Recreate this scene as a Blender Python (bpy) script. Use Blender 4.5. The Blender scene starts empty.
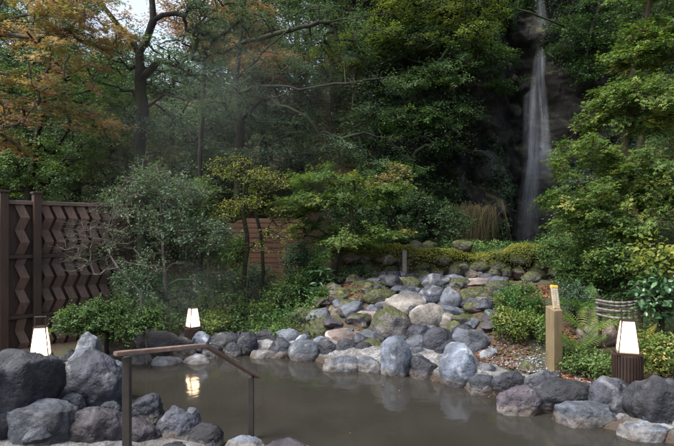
import bpy, bmesh, math, random
import numpy as np
from mathutils import Vector, Matrix
PI = math.pi; R = math.radians
scene = bpy.context.scene
COL = scene.collection
CAMZ = 1.75; FPX = 529.0; HY = 230.0

def P(px, py, Y):                      # pixel of the photograph + distance -> point
    return np.array([(px-337.0)*Y/FPX, Y, CAMZ-(py-HY)*Y/FPX])

# ------------------------------------------------------------------ noise
def _h(i, j, k, s):
    n = (i*374761393 + j*668265263 + k*2147483647 + s*1274126177) & 0xffffffff
    n = ((n ^ (n >> 13))*1274126177) & 0xffffffff
    n = n ^ (n >> 16)
    return (n & 0xffff)/65535.0*2-1
def vnoise(p, seed=0):
    p = np.asarray(p, float); f = np.floor(p).astype(np.int64); t = p-f; t = t*t*(3-2*t)
    r = 0
    for a in (0, 1):
        for b in (0, 1):
            for c in (0, 1):
                w = (t[:, 0] if a else 1-t[:, 0])*(t[:, 1] if b else 1-t[:, 1])*(t[:, 2] if c else 1-t[:, 2])
                r = r + w*_h(f[:, 0]+a, f[:, 1]+b, f[:, 2]+c, seed)
    return r
def fbm(p, seed=0, o=4, g=.5, l=2.03):
    r = 0; a = 1
    for i in range(o):
        r = r + a*vnoise(p*(l**i)+i*17.3, seed+i); a *= g
    return r
def sstep(a, b, x):
    t = np.clip((x-a)/(b-a), 0, 1); return t*t*(3-2*t)

# ------------------------------------------------------------------ mesh / object helpers
def mesh_np(name, V, F, mat=None, smooth=False, attr=None):
    """V (n,3); F either an (m,k) int array or a list of such arrays"""
    V = np.asarray(V, np.float32)
    Fs = F if isinstance(F, list) else [F]
    Fs = [np.asarray(f, np.int32) for f in Fs if len(f)]
    me = bpy.data.meshes.new(name)
    me.vertices.add(len(V)); me.vertices.foreach_set('co', V.ravel())
    li = np.concatenate([f.ravel() for f in Fs]); cnt = np.concatenate([np.full(len(f), f.shape[1], np.int32) for f in Fs])
    me.loops.add(len(li)); me.loops.foreach_set('vertex_index', li)
    me.polygons.add(len(cnt)); st = np.zeros(len(cnt), np.int32); st[1:] = np.cumsum(cnt)[:-1]
    me.polygons.foreach_set('loop_start', st)
    try: me.polygons.foreach_set('loop_total', cnt)
    except Exception: pass
    if smooth: me.polygons.foreach_set('use_smooth', np.ones(len(cnt), bool))
    if attr is not None:
        for k, v in attr.items():
            a = me.attributes.new(k, 'FLOAT', 'POINT'); a.data.foreach_set('value', np.asarray(v, np.float32))
    me.update(calc_edges=True); me.validate()
    if mat: me.materials.append(mat)
    return me
def link(name, me, parent=None, loc=None, label=None, cat=None, group=None, kind=None, rz=0):
    o = bpy.data.objects.new(name, me); COL.objects.link(o)
    if parent: o.parent = parent
    if loc is not None: o.location = loc
    if rz: o.rotation_euler = (0, 0, rz)
    tag(o, label, cat, group, kind); return o
def tag(o, label=None, cat=None, group=None, kind=None):
    if label: o['label'] = label
    if cat: o['category'] = cat
    if group: o['group'] = group
    if kind: o['kind'] = kind
def empty(name, loc, label, cat, group=None, rz=0):
    return link(name, None, None, loc, label, cat, group, None, rz)
def bm_obj(name, bm, mat, parent=None, smooth=False, **k):
    me = bpy.data.meshes.new(name); bmesh.ops.recalc_face_normals(bm, faces=bm.faces); bm.to_mesh(me); bm.free()
    if mat: me.materials.append(mat)
    if smooth: me.polygons.foreach_set('use_smooth', [True]*len(me.polygons))
    return link(name, me, parent, **k)
def add_box(bm, c, s, rot=None, bev=0):
    r = bmesh.ops.create_cube(bm, size=1); vs = r['verts']
    M = Matrix.Translation(c) @ (rot.to_4x4() if rot else Matrix.Identity(4)) @ Matrix.Diagonal((*s, 1))
    bmesh.ops.transform(bm, matrix=M, verts=vs)
    if bev:
        es = list({e for v in vs for e in v.link_edges})
        bmesh.ops.bevel(bm, geom=es, offset=bev, segments=2, affect='EDGES', profile=.6)
def add_rod(bm, a, b, r, sides=8, r2=None):
    a = Vector(a); b = Vector(b); d = b-a
    rr = bmesh.ops.create_cone(bm, cap_ends=True, segments=sides, radius1=r, radius2=r if r2 is None else r2, depth=d.length)
    M = Matrix.Translation((a+b)/2) @ d.to_track_quat('Z', 'Y').to_matrix().to_4x4()
    bmesh.ops.transform(bm, matrix=M, verts=rr['verts'])

# ------------------------------------------------------------------ materials
def newmat(name):
    m = bpy.data.materials.new(name); m.use_nodes = True
    nt = m.node_tree; nt.nodes.clear(); out = nt.nodes.new('ShaderNodeOutputMaterial')
    return m, nt, out
def N(nt, typ, **k):
    n = nt.nodes.new(typ)
    for a, v in k.items():
        if a in n.inputs: n.inputs[a].default_value = v
        else: setattr(n, a, v)
    return n
def ramp(nt, fac, stops):
    n = nt.nodes.new('ShaderNodeValToRGB'); e = n.color_ramp.elements
    while len(e) < len(stops): e.new(.5)
    for q, (p, c) in zip(e, stops):
        q.position = p; q.color = (*c, 1) if len(c) == 3 else c
    nt.links.new(fac, n.inputs[0]); return n
def leafmat(name, stops, transl=.3, rough=.55, spec=.22):
    m, nt, out = newmat(name)
    at = N(nt, 'ShaderNodeAttribute', attribute_name='hue')
    cr = ramp(nt, at.outputs['Fac'], stops)
    p = N(nt, 'ShaderNodeBsdfPrincipled', Roughness=rough); p.inputs['Specular IOR Level'].default_value = spec
    t = N(nt, 'ShaderNodeBsdfTranslucent'); mx = N(nt, 'ShaderNodeMixShader'); mx.inputs[0].default_value = transl
    mul = N(nt, 'ShaderNodeMixRGB', blend_type='MULTIPLY'); mul.inputs[0].default_value = 1; mul.inputs[2].default_value = (1.25, 1.3, .6, 1)
    L = nt.links.new
    L(cr.outputs[0], p.inputs['Base Color']); L(cr.outputs[0], mul.inputs[1]); L(mul.outputs[0], t.inputs[0])
    L(p.outputs[0], mx.inputs[1]); L(t.outputs[0], mx.inputs[2]); L(mx.outputs[0], out.inputs[0])
    return m
LM = dict(
    green=leafmat('leaf_green', [(0, (0.023, 0.055, 0.018)), (.5, (0.052, 0.111, 0.034)), (1, (0.124, 0.195, 0.058))]),
    cool=leafmat('leaf_cool_green', [(0, (0.029, 0.058, 0.039)), (.5, (0.058, 0.111, 0.068)), (1, (0.117, 0.182, 0.111))]),
    dark=leafmat('leaf_dark_green', [(0, (0.013, 0.031, 0.016)), (.5, (0.029, 0.062, 0.029)), (1, (0.065, 0.111, 0.046))]),
    yellow=leafmat('leaf_yellow_green', [(0, (0.065, 0.111, 0.026)), (.5, (0.143, 0.189, 0.039)), (1, (0.286, 0.273, 0.065))], .4),
    autumn=leafmat('leaf_autumn', [(0, (.06, .09, .03)), (.3, (.2, .19, .08)), (.6, (.34, .23, .12)), (1, (.40, .21, .16))], .4),
    red=leafmat('leaf_red', [(0, (.09, .09, .045)), (.5, (.25, .145, .095)), (1, (.34, .17, .13))], .4),
    maple=leafmat('leaf_maple_green', [(0, (0.046, 0.098, 0.023)), (.45, (0.111, 0.182, 0.046)), (.8, (0.221, 0.260, 0.065)), (1, (0.429, 0.351, 0.143))], .4),
    fern=leafmat('leaf_fern', [(0, (0.039, 0.104, 0.026)), (.5, (0.078, 0.182, 0.046)), (1, (0.364, 0.260, 0.039))], .4),
    glossy=leafmat('leaf_glossy', [(0, (0.018, 0.052, 0.026)), (.5, (0.039, 0.098, 0.046)), (1, (0.078, 0.156, 0.065))], .15, .3, .5),
    litter=leafmat('leaf_litter', [(0, (.06, .03, .02)), (.4, (.16, .07, .04)), (.75, (.26, .10, .06)), (1, (.32, .22, .08))], .1, .7),
    straw=leafmat('leaf_straw', [(0, (.02, .018, .008)), (.5, (.05, .042, .018)), (1, (.09, .072, .03))], .2, .7),
    moss=leafmat('leaf_moss', [(0, (.05, .07, .014)), (.5, (.13, .15, .028)), (1, (.24, .22, .05))], .2, .8, .1),
)
def bark(name, a, b, moss=0.0):
    m, nt, out = newmat(name); L = nt.links.new
    tc = N(nt, 'ShaderNodeTexCoord'); mp = N(nt, 'ShaderNodeMapping'); mp.inputs['Scale'].default_value = (9, 9, 2.2)
    L(tc.outputs['Object'], mp.inputs[0])
    n = N(nt, 'ShaderNodeTexNoise', Scale=3.0, Detail=8.0, Roughness=.65); L(mp.outputs[0], n.inputs[0])
    cr = ramp(nt, n.outputs[0], [(.3, a), (.7, b)])
    n2 = N(nt, 'ShaderNodeTexNoise', Scale=2.0, Detail=5.0); L(tc.outputs['Object'], n2.inputs[0])
    r2 = ramp(nt, n2.outputs[0], [(.45, (0, 0, 0)), (.62, (moss, moss, moss))])
    mx = N(nt, 'ShaderNodeMixRGB'); mx.inputs[2].default_value = (.05, .075, .025, 1)
    L(r2.outputs[0], mx.inputs[0]); L(cr.outputs[0], mx.inputs[1])
    p = N(nt, 'ShaderNodeBsdfPrincipled', Roughness=.85); p.inputs['Specular IOR Level'].default_value = .2
    bp = N(nt, 'ShaderNodeBump', Strength=.6, Distance=.02); L(n.outputs[0], bp.inputs['Height']); L(bp.outputs[0], p.inputs['Normal'])
    L(mx.outputs[0], p.inputs['Base Color']); L(p.outputs[0], out.inputs[0]); return m
BK = dict(dark=bark('bark_dark', (.008, .0065, .0055), (.03, .025, .021), .5), grey=bark('bark_grey', (.05, .045, .04), (.16, .145, .13), .4),
          brown=bark('bark_brown', (.03, .02, .014), (.09, .06, .045), .3))

def rockmat(name, c1, c2, moss=0., crust=0., lichen=.0, rough=.62, pits=1., pale=None):
    m, nt, out = newmat(name); L = nt.links.new
    tc = N(nt, 'ShaderNodeTexCoord'); geo = N(nt, 'ShaderNodeNewGeometry'); oi = N(nt, 'ShaderNodeObjectInfo')
    off = N(nt, 'ShaderNodeVectorMath', operation='SCALE'); L(oi.outputs['Location'], off.inputs[0]); off.inputs['Scale'].default_value = 7.
    add = N(nt, 'ShaderNodeVectorMath', operation='ADD'); L(tc.outputs['Object'], add.inputs[0]); L(off.outputs[0], add.inputs[1])
    co = add.outputs[0]
    n1 = N(nt, 'ShaderNodeTexNoise', Scale=6., Detail=9., Roughness=.62, Distortion=.6); L(co, n1.inputs[0])
    cr = ramp(nt, n1.outputs[0], [(.34, c1), (.66, c2)])
    # veins / bands of paler mineral
    n3 = N(nt, 'ShaderNodeTexNoise', Scale=2.6, Detail=6., Distortion=1.6); L(co, n3.inputs[0])
    r3 = ramp(nt, n3.outputs[0], [(.56, (0, 0, 0)), (.68, (lichen,)*3)])
    mx = N(nt, 'ShaderNodeMixRGB'); L(r3.outputs[0], mx.inputs[0]); L(cr.outputs[0], mx.inputs[1])
    pc = pale or (.32, .33, .34); mx.inputs[2].default_value = (*pc, 1)
    # fine speckle
    n4 = N(nt, 'ShaderNodeTexNoise', Scale=70., Detail=3.); L(co, n4.inputs[0])
    r4 = ramp(nt, n4.outputs[0], [(.35, (.78,)*3), (.65, (1.22,)*3)])
    mm = N(nt, 'ShaderNodeMixRGB', blend_type='MULTIPLY'); mm.inputs[0].default_value = .8; L(mx.outputs[0], mm.inputs[1]); L(r4.outputs[0], mm.inputs[2])
    vq = N(nt, 'ShaderNodeTexVoronoi', Scale=38.); L(co, vq.inputs[0]); rq = ramp(nt, vq.outputs['Distance'], [(.12, (.35,)*3), (.38, (1.1,)*3)])
    mq = N(nt, 'ShaderNodeMixRGB', blend_type='MULTIPLY'); mq.inputs[0].default_value = .38*min(1, pits); L(mm.outputs[0], mq.inputs[1]); L(rq.outputs[0], mq.inputs[2]); mm = mq
    nb = N(nt, 'ShaderNodeTexNoise', Scale=2.1, Detail=3.); L(co, nb.inputs[0]); rb = ramp(nt, nb.outputs[0], [(.35, (.55,)*3), (.68, (1.7,)*3)])
    mb = N(nt, 'ShaderNodeMixRGB', blend_type='MULTIPLY'); mb.inputs[0].default_value = 1.; L(mm.outputs[0], mb.inputs[1]); L(rb.outputs[0], mb.inputs[2]); mm = mb
    # per-rock tone
    mr = N(nt, 'ShaderNodeMapRange'); L(oi.outputs['Random'], mr.inputs[0]); mr.inputs[3].default_value = .75; mr.inputs[4].default_value = 1.35
    m5 = N(nt, 'ShaderNodeMixRGB', blend_type='MULTIPLY'); m5.inputs[0].default_value = 1.; L(mm.outputs[0], m5.inputs[1]); L(mr.outputs[0], m5.inputs[2])
    cur = m5.outputs[0]
    sx = N(nt, 'ShaderNodeSeparateXYZ'); L(geo.outputs['Position'], sx.inputs[0])
    if crust:   # mineral crust left by the hot water just above its surface
        n6 = N(nt, 'ShaderNodeTexNoise', Scale=9., Detail=5.); L(geo.outputs['Position'], n6.inputs[0])
        ma = N(nt, 'ShaderNodeMath', operation='MULTIPLY_ADD'); L(n6.outputs[0], ma.inputs[0]); ma.inputs[1].default_value = -.16; L(sx.outputs['Z'], ma.inputs[2])
        rr = ramp(nt, ma.outputs[0], [(0.0, (crust*.7,)*3), (.02, (0, 0, 0))])
        rc = ramp(nt, n6.outputs[0], [(.4, (.10, .065, .04)), (.55, (.2, .185, .165)), (.7, (.06, .06, .06))])
        m6 = N(nt, 'ShaderNodeMixRGB'); L(rr.outputs[0], m6.inputs[0]); L(cur, m6.inputs[1]); L(rc.outputs[0], m6.inputs[2]); cur = m6.outputs[0]
    if moss:
        sn = N(nt, 'ShaderNodeSeparateXYZ'); L(geo.outputs['Normal'], sn.inputs[0])
        n7 = N(nt, 'ShaderNodeTexNoise', Scale=4., Detail=7., Roughness=.7); L(co, n7.inputs[0])
        ma = N(nt, 'ShaderNodeMath', operation='MULTIPLY_ADD'); L(sn.outputs['Z'], ma.inputs[0]); ma.inputs[1].default_value = .42; L(n7.outputs[0], ma.inputs[2])
        rr = ramp(nt, ma.outputs[0], [(.78-.32*moss, (0, 0, 0)), (.9-.32*moss, (1, 1, 1))])
        n8 = N(nt, 'ShaderNodeTexNoise', Scale=25., Detail=4.); L(co, n8.inputs[0])
        rc = ramp(nt, n8.outputs[0], [(.35, (.016, .02, .006)), (.55, (.04, .047, .012)), (.72, (.10, .10, .024))])
        m6 = N(nt, 'ShaderNodeMixRGB'); L(rr.outputs[0], m6.inputs[0]); L(cur, m6.inputs[1]); L(rc.outputs[0], m6.inputs[2]); cur = m6.outputs[0]
    p = N(nt, 'ShaderNodeBsdfPrincipled', Roughness=rough); p.inputs['Specular IOR Level'].default_value = .4
    vo = N(nt, 'ShaderNodeTexVoronoi', Scale=26.); L(co, vo.inputs[0])
    rv = ramp(nt, vo.outputs['Distance'], [(.1, (0, 0, 0)), (.42, (1, 1, 1))])
    b1 = N(nt, 'ShaderNodeBump', Strength=.5*pits, Distance=.012); L(rv.outputs[0], b1.inputs['Height'])
    n9 = N(nt, 'ShaderNodeTexNoise', Scale=16., Detail=9., Roughness=.68); L(co, n9.inputs[0])
    b2 = N(nt, 'ShaderNodeBump', Strength=.8, Distance=.03); L(n9.outputs[0], b2.inputs['Height']); L(b1.outputs[0], b2.inputs['Normal'])
    L(b2.outputs[0], p.inputs['Normal']); L(cur, p.inputs['Base Color']); L(p.outputs[0], out.inputs[0]); return m
RM = dict(
    dark=rockmat('rock_dark_basalt', (.009, .010, .014), (.036, .040, .052), crust=.8, lichen=.25),
    black=rockmat('rock_black_basalt', (.007, .0075, .011), (.024, .026, .034), crust=.5, lichen=.12),
    purple=rockmat('rock_purple', (.014, .012, .016), (.048, .041, .051), crust=.7, lichen=.2),
    grey=rockmat('rock_grey', (.022, .026, .034), (.082, .094, .115), crust=.8, lichen=.4, pits=.5),
    blue=rockmat('rock_blue_grey', (.04, .048, .066), (.125, .147, .185), crust=.9, lichen=.6, pits=.4, pale=(.45, .47, .5)),
    pale=rockmat('rock_pale', (.075, .07, .063), (.165, .15, .135), crust=.5, lichen=.5, pits=.3, pale=(.34, .33, .31)),
    pink=rockmat('rock_pink', (.07, .053, .048), (.145, .115, .105), crust=.4, lichen=.6, pits=.4, pale=(.4, .39, .37)),
    orange=rockmat('rock_orange_lit', (.22, .13, .07), (.45, .3, .17), lichen=.3, pits=.3),  # orange light falling on the stone is put into its colour
    brown=rockmat('rock_brown', (.05, .04, .033), (.13, .10, .085), moss=.35, lichen=.3),
    mossy=rockmat('rock_mossy', (.025, .024, .022), (.08, .075, .068), moss=1.0, lichen=.2),
    halfmoss=rockmat('rock_half_mossy', (.03, .028, .03), (.09, .082, .08), moss=.6, lichen=.3),
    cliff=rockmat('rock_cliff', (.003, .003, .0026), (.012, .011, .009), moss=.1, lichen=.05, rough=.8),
)
# ------------------------------------------------------------------ camera, world, light
cd = bpy.data.cameras.new('camera'); cam = bpy.data.objects.new('camera', cd); COL.objects.link(cam)
cam.location = (0, 0, CAMZ); cam.rotation_euler = (R(90), 0, 0)
cd.sensor_width = 36; cd.lens = 36*FPX/674; cd.shift_y = (HY-223)/674; cd.clip_end = 500; cd.clip_start = .05
scene.camera = cam
w = bpy.data.worlds.new('World'); scene.world = w; w.use_nodes = True
nt = w.node_tree; bg = nt.nodes['Background']
sky = nt.nodes.new('ShaderNodeTexSky'); sky.sky_type = 'NISHITA'; sky.sun_disc = False
SUN_EL, SUN_AZ = 60, -120      # azimuth: degrees from +Y towards +X (here: high on the left)
sky.sun_elevation = R(SUN_EL); sky.sun_rotation = R(SUN_AZ); sky.air_density = 1.; sky.dust_density = 4.; sky.ozone_density = 1.
hs_ = nt.nodes.new('ShaderNodeHueSaturation'); hs_.inputs['Saturation'].default_value = .6; nt.links.new(sky.outputs[0], hs_.inputs['Color']); nt.links.new(hs_.outputs[0], bg.inputs[0]); bg.inputs[1].default_value = .105
sl = bpy.data.lights.new('sun', 'SUN'); sl.energy = 1.5; sl.angle = R(22); sl.color = (1, .96, .9)
so = bpy.data.objects.new('sun', sl); COL.objects.link(so)
d = Vector((math.sin(R(SUN_AZ))*math.cos(R(SUN_EL)), math.cos(R(SUN_AZ))*math.cos(R(SUN_EL)), math.sin(R(SUN_EL))))
so.rotation_euler = d.to_track_quat('Z', 'Y').to_euler(); so.location = (0, 0, 30)
scene.view_settings.view_transform = 'Standard'; scene.view_settings.look = 'None'
scene.view_settings.gamma = 1; scene.view_settings.use_curve_mapping = False; scene.view_settings.exposure = EXPO = 1.85
scene.cycles.use_denoising = True
scene.cycles.max_bounces = 8; scene.cycles.diffuse_bounces = 3; scene.cycles.transparent_max_bounces = 16; scene.cycles.transmission_bounces = 4
scene.cycles.volume_bounces = 1

# ------------------------------------------------------------------ terrain
POOL = np.array([(-2.85, 6.7), (-2.45, 5.7), (-2.0, 5.0), (-1.5, 4.5), (-1.05, 4.25), (-.5, 4.15), (-.15, 4.0), (.15, 3.5), (.9, 2.9), (2.2, 2.6), (3.2, 3.1),
                 (3.0, 4.0), (2.6, 4.45), (2.2, 4.85), (1.92, 5.35), (1.6, 5.65), (1.3, 5.95), (.8, 6.45), (.2, 6.6), (-.45, 7.15), (-1.47, 7.45), (-2.4, 7.3)])
def pool_d(x, y):          # signed distance to the pool outline, negative inside
    x = np.asarray(x, float); y = np.asarray(y, float); dm = np.full(x.shape, 1e9); ins = np.zeros(x.shape, bool)
    n = len(POOL)
    for i in range(n):
        ax, ay = POOL[i]; bx, by = POOL[(i+1) % n]; ex, ey = bx-ax, by-ay
        t = np.clip(((x-ax)*ex+(y-ay)*ey)/(ex*ex+ey*ey), 0, 1)
        dm = np.minimum(dm, np.hypot(x-ax-t*ex, y-ay-t*ey))
        c = ((ay > y) != (by > y)) & (x < (bx-ax)*(y-ay)/((by-ay)+1e-12)+ax); ins ^= c
    return np.where(ins, -dm, dm)
def ground_z(x, y):
    x = np.asarray(x, float); y = np.asarray(y, float)
    left = .10 + .05*np.clip(y-7, 0, 6) + 9*sstep(13, 30, y) + 4*sstep(28, 60, y)
    mid = .12 + .70*sstep(6.6, 9.6, y) + .38*sstep(9.9, 10.25, y) + 8.5*sstep(14.6, 16.5, y) + 4*sstep(17, 50, y)
    right = .14 + .66*sstep(5.4, 8.8, y) + .38*sstep(9.9, 10.25, y)+ 8*sstep(14.6, 16.5, y) + 4*sstep(17, 50, y)
    right = right + .75*sstep(.44, .6, x/np.maximum(y, 1))*sstep(6.2, 8.4, y)
    m = sstep(-1.6, .3, x - .04*np.clip(y-10, 0, 30)*6*0); r = sstep(1.3, 2.3, x)
    z = left*(1-m) + mid*m*(1-r) + right*r*m
    z = z + 3.2*sstep(4.5, 10, x)*sstep(5, 8, y) + 3*sstep(7, 20, x)
    z = z + 7*sstep(7, 26, -y) + 3*sstep(9, 30, -x)  # unseen rise behind the camera, added to cut low frontal light
    # raised near-left bank
    pd = pool_d(x, y)
    kw = .52*(1+1.6*sstep(-1.2, -2.2, x)*sstep(6.4, 5.6, y))
    z = np.where(pd < kw, np.minimum(z, .02), z)
    z = z*(1-sstep(.05, -.15, pd)) + (-.55)*sstep(.05, -.15, pd)
    nz = .05*np.asarray(fbm(np.stack([x.ravel()*1.3, y.ravel()*1.3, x.ravel()*0], 1), 5)).reshape(x.shape)
    return z + nz*sstep(.1, .6, pd)*np.clip((np.abs(y-6)+2)/4, .3, 3)
def gz(x, y): return float(ground_z(np.array([x]), np.array([y]))[0])
xs = np.unique(np.concatenate([np.linspace(-120, -12, 30), np.linspace(-12, -5, 30), np.linspace(-5, 6, 140), np.linspace(6, 14, 30), np.linspace(14, 120, 30)]))
ys = np.unique(np.concatenate([np.linspace(-100, -6, 30), np.linspace(-6, 2, 20), np.linspace(2, 12, 130), np.linspace(12, 20, 40), np.linspace(20, 130, 40)]))
X, Y = np.meshgrid(xs, ys); Z = ground_z(X, Y)
def grid_faces(nx, ny):
    i = np.arange(ny-1)[:, None]*nx+np.arange(nx-1)[None, :]; i = i.ravel()
    return np.stack([i, i+1, i+1+nx, i+nx], 1)
def soilmat():
    m, nt, out = newmat('soil_and_litter'); L = nt.links.new
    g = N(nt, 'ShaderNodeNewGeometry')
    n1 = N(nt, 'ShaderNodeTexNoise', Scale=1.2, Detail=8.); n2 = N(nt, 'ShaderNodeTexVoronoi', Scale=28.); n3 = N(nt, 'ShaderNodeTexNoise', Scale=14., Detail=8., Roughness=.7)
    for n in (n1, n2, n3): L(g.outputs['Position'], n.inputs[0])
    a = ramp(nt, n3.outputs[0], [(.35, (.018, .013, .009)), (.65, (.07, .045, .03))])
    b = ramp(nt, n2.outputs['Color'], [(.2, (.03, .03, .012)), (.6, (.09, .05, .03)), (1, (.16, .08, .05))])
    mx = N(nt, 'ShaderNodeMixRGB'); mx.inputs[0].default_value = .5; L(a.outputs[0], mx.inputs[1]); L(b.outputs[0], mx.inputs[2])
    gr = ramp(nt, n1.outputs[0], [(.45, (0, 0, 0)), (.6, (.7, .7, .7))])
    m2 = N(nt, 'ShaderNodeMixRGB'); m2.inputs[2].default_value = (.03, .042, .014, 1); L(gr.outputs[0], m2.inputs[0]); L(mx.outputs[0], m2.inputs[1])
    p = N(nt, 'ShaderNodeBsdfPrincipled', Roughness=.9); L(m2.outputs[0], p.inputs['Base Color'])
    bp = N(nt, 'ShaderNodeBump', Strength=.8, Distance=.03); L(n3.outputs[0], bp.inputs['Height']); L(bp.outputs[0], p.inputs['Normal']); L(p.outputs[0], out.inputs[0]); return m
link('ground', mesh_np('ground', np.stack([X.ravel(), Y.ravel(), Z.ravel()], 1), grid_faces(len(xs), len(ys)), soilmat(), True), kind='structure')

# mortar kerb that beds the stones round the pool
def mortarmat():
    m, nt, out = newmat('mortar'); L = nt.links.new
    g = N(nt, 'ShaderNodeNewGeometry'); n = N(nt, 'ShaderNodeTexNoise', Scale=7., Detail=9., Roughness=.7); L(g.outputs['Position'], n.inputs[0])
    c0 = ramp(nt, n.outputs[0], [(.3, (.045, .043, .04)), (.5, (.13, .13, .13)), (.7, (.26, .26, .265))])
    vo = N(nt, 'ShaderNodeTexVoronoi', Scale=55.); L(g.outputs['Position'], vo.inputs[0]); cv = ramp(nt, vo.outputs['Color'], [(.1, (.45,)*3), (.9, (1.4,)*3)])
    c = N(nt, 'ShaderNodeMixRGB', blend_type='MULTIPLY'); c.inputs[0].default_value = .8; L(c0.outputs[0], c.inputs[1]); L(cv.outputs[0], c.inputs[2])
    sx = N(nt, 'ShaderNodeSeparateXYZ'); L(g.outputs['Position'], sx.inputs[0])
    ma = N(nt, 'ShaderNodeMath', operation='MULTIPLY_ADD'); L(n.outputs[0], ma.inputs[0]); ma.inputs[1].default_value = -.12; L(sx.outputs['Z'], ma.inputs[2])
    rr = ramp(nt, ma.outputs[0], [(0, (1, 1, 1)), (.05, (0, 0, 0))]); mx = N(nt, 'ShaderNodeMixRGB'); mx.inputs[2].default_value = (.05, .036, .026, 1)
    L(rr.outputs[0], mx.inputs[0]); L(c.outputs[0], mx.inputs[1])
    p = N(nt, 'ShaderNodeBsdfPrincipled', Roughness=.85); L(mx.outputs[0], p.inputs['Base Color'])
    bp0 = N(nt, 'ShaderNodeBump', Strength=.7, Distance=.012); L(vo.outputs['Distance'], bp0.inputs['Height']); bp = N(nt, 'ShaderNodeBump', Strength=.9, Distance=.03); L(n.outputs[0], bp.inputs['Height']); L(bp0.outputs[0], bp.inputs['Normal']); L(bp.outputs[0], p.inputs['Normal']); L(p.outputs[0], out.inputs[0]); return m
MORT = mortarmat()
def loop_resample(pts, step):
    pts = np.array(pts); n = len(pts); out = []
    for i in range(n):      # Catmull-Rom
        p0, p1, p2, p3 = pts[i-1], pts[i], pts[(i+1) % n], pts[(i+2) % n]
        k = max(2, int(np.linalg.norm(p2-p1)/step))
        for t in np.linspace(0, 1, k, endpoint=False):
            out.append(.5*((2*p1)+(-p0+p2)*t+(2*p0-5*p1+4*p2-p3)*t*t+(-p0+3*p1-3*p2+p3)*t**3))
    return np.array(out)
ring = loop_resample(POOL, .07); nr = len(ring)
tg = np.roll(ring, -1, 0)-np.roll(ring, 1, 0); nrm = np.stack([tg[:, 1], -tg[:, 0]], 1); nrm /= np.linalg.norm(nrm, axis=1)[:, None]
area = np.sum(ring[:, 0]*np.roll(ring[:, 1], -1)-np.roll(ring[:, 0], -1)*ring[:, 1])
if area < 0: nrm = -nrm
def bank_h(x, y):
    h = np.full(x.shape, .17)
    h = h + .2*sstep(-1.6, -2.3, x)*sstep(6.2, 5.4, y) - .07*sstep(-1.8, -1.2, x)*sstep(5., 4.6, y)*sstep(.5, -.3, x)
    h = h + .06*sstep(-.3, .3, x)*sstep(5.6, 6.2, y) - .09*sstep(1.6, 2.1, x)*sstep(5.6, 5.1, y)
    return h
prof = [(-.12, -.6, 0), (-.04, -.1, 0), (.0, .02, 0), (.05, .55, 1), (.13, .85, 1), (.24, 1, 1), (.36, 1, 1), (.48, .9, 1), (.6, .8, 1), (.68, -.6, 1)]
V = []; H = bank_h(ring[:, 0], ring[:, 1]); KW = 1+1.9*sstep(-1.1, -2.1, ring[:, 0])*sstep(6.4, 5.7, ring[:, 1])
for (o, h, k) in prof:
    q = ring+nrm*(o*np.where(k, KW, 1))[:, None]; z = np.where(k, h*H, h)*np.ones(nr)
    V.append(np.stack([q[:, 0], q[:, 1], z], 1))
V = np.array(V).reshape(-1, 3); V[:, 2] += .03*fbm(V*5, 3); V[:, :2] += .02*np.stack([fbm(V*6, 8), fbm(V*6, 9)], 1)
F = []
for j in range(len(prof)-1):
    a = np.arange(nr); b = (a+1) % nr; F.append(np.stack([j*nr+a, j*nr+b, (j+1)*nr+b, (j+1)*nr+a], 1))
link('pool_kerb', mesh_np('pool_kerb', V, np.concatenate(F), MORT, True), kind='structure')

# water
def watermat():
    m, nt, out = newmat('hot_spring_water'); L = nt.links.new
    g = N(nt, 'ShaderNodeNewGeometry'); n0 = N(nt, 'ShaderNodeTexNoise', Scale=.9, Detail=4.); L(g.outputs['Position'], n0.inputs[0])
    c = ramp(nt, n0.outputs[0], [(.3, (.020, .0185, .015)), (.7, (.031, .029, .025))])
    p = N(nt, 'ShaderNodeBsdfPrincipled', Roughness=.09, IOR=1.33); L(c.outputs[0], p.inputs['Base Color'])
    n = N(nt, 'ShaderNodeTexNoise', Scale=3.2, Detail=3.); L(g.outputs['Position'], n.inputs[0])
    bp = N(nt, 'ShaderNodeBump', Strength=.25, Distance=.02); L(n.outputs[0], bp.inputs['Height']); L(bp.outputs[0], p.inputs['Normal']); L(p.outputs[0], out.inputs[0]); return m
wv = np.concatenate([np.array([[0.2, 5.0]]), ring+nrm*.04]); wv = np.c_[wv, np.zeros(len(wv))]
wf = np.array([[0, 1+i, 1+(i+1) % nr] for i in range(nr)])
link('water', mesh_np('water', wv, wf, watermat(), True), kind='structure')

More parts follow.
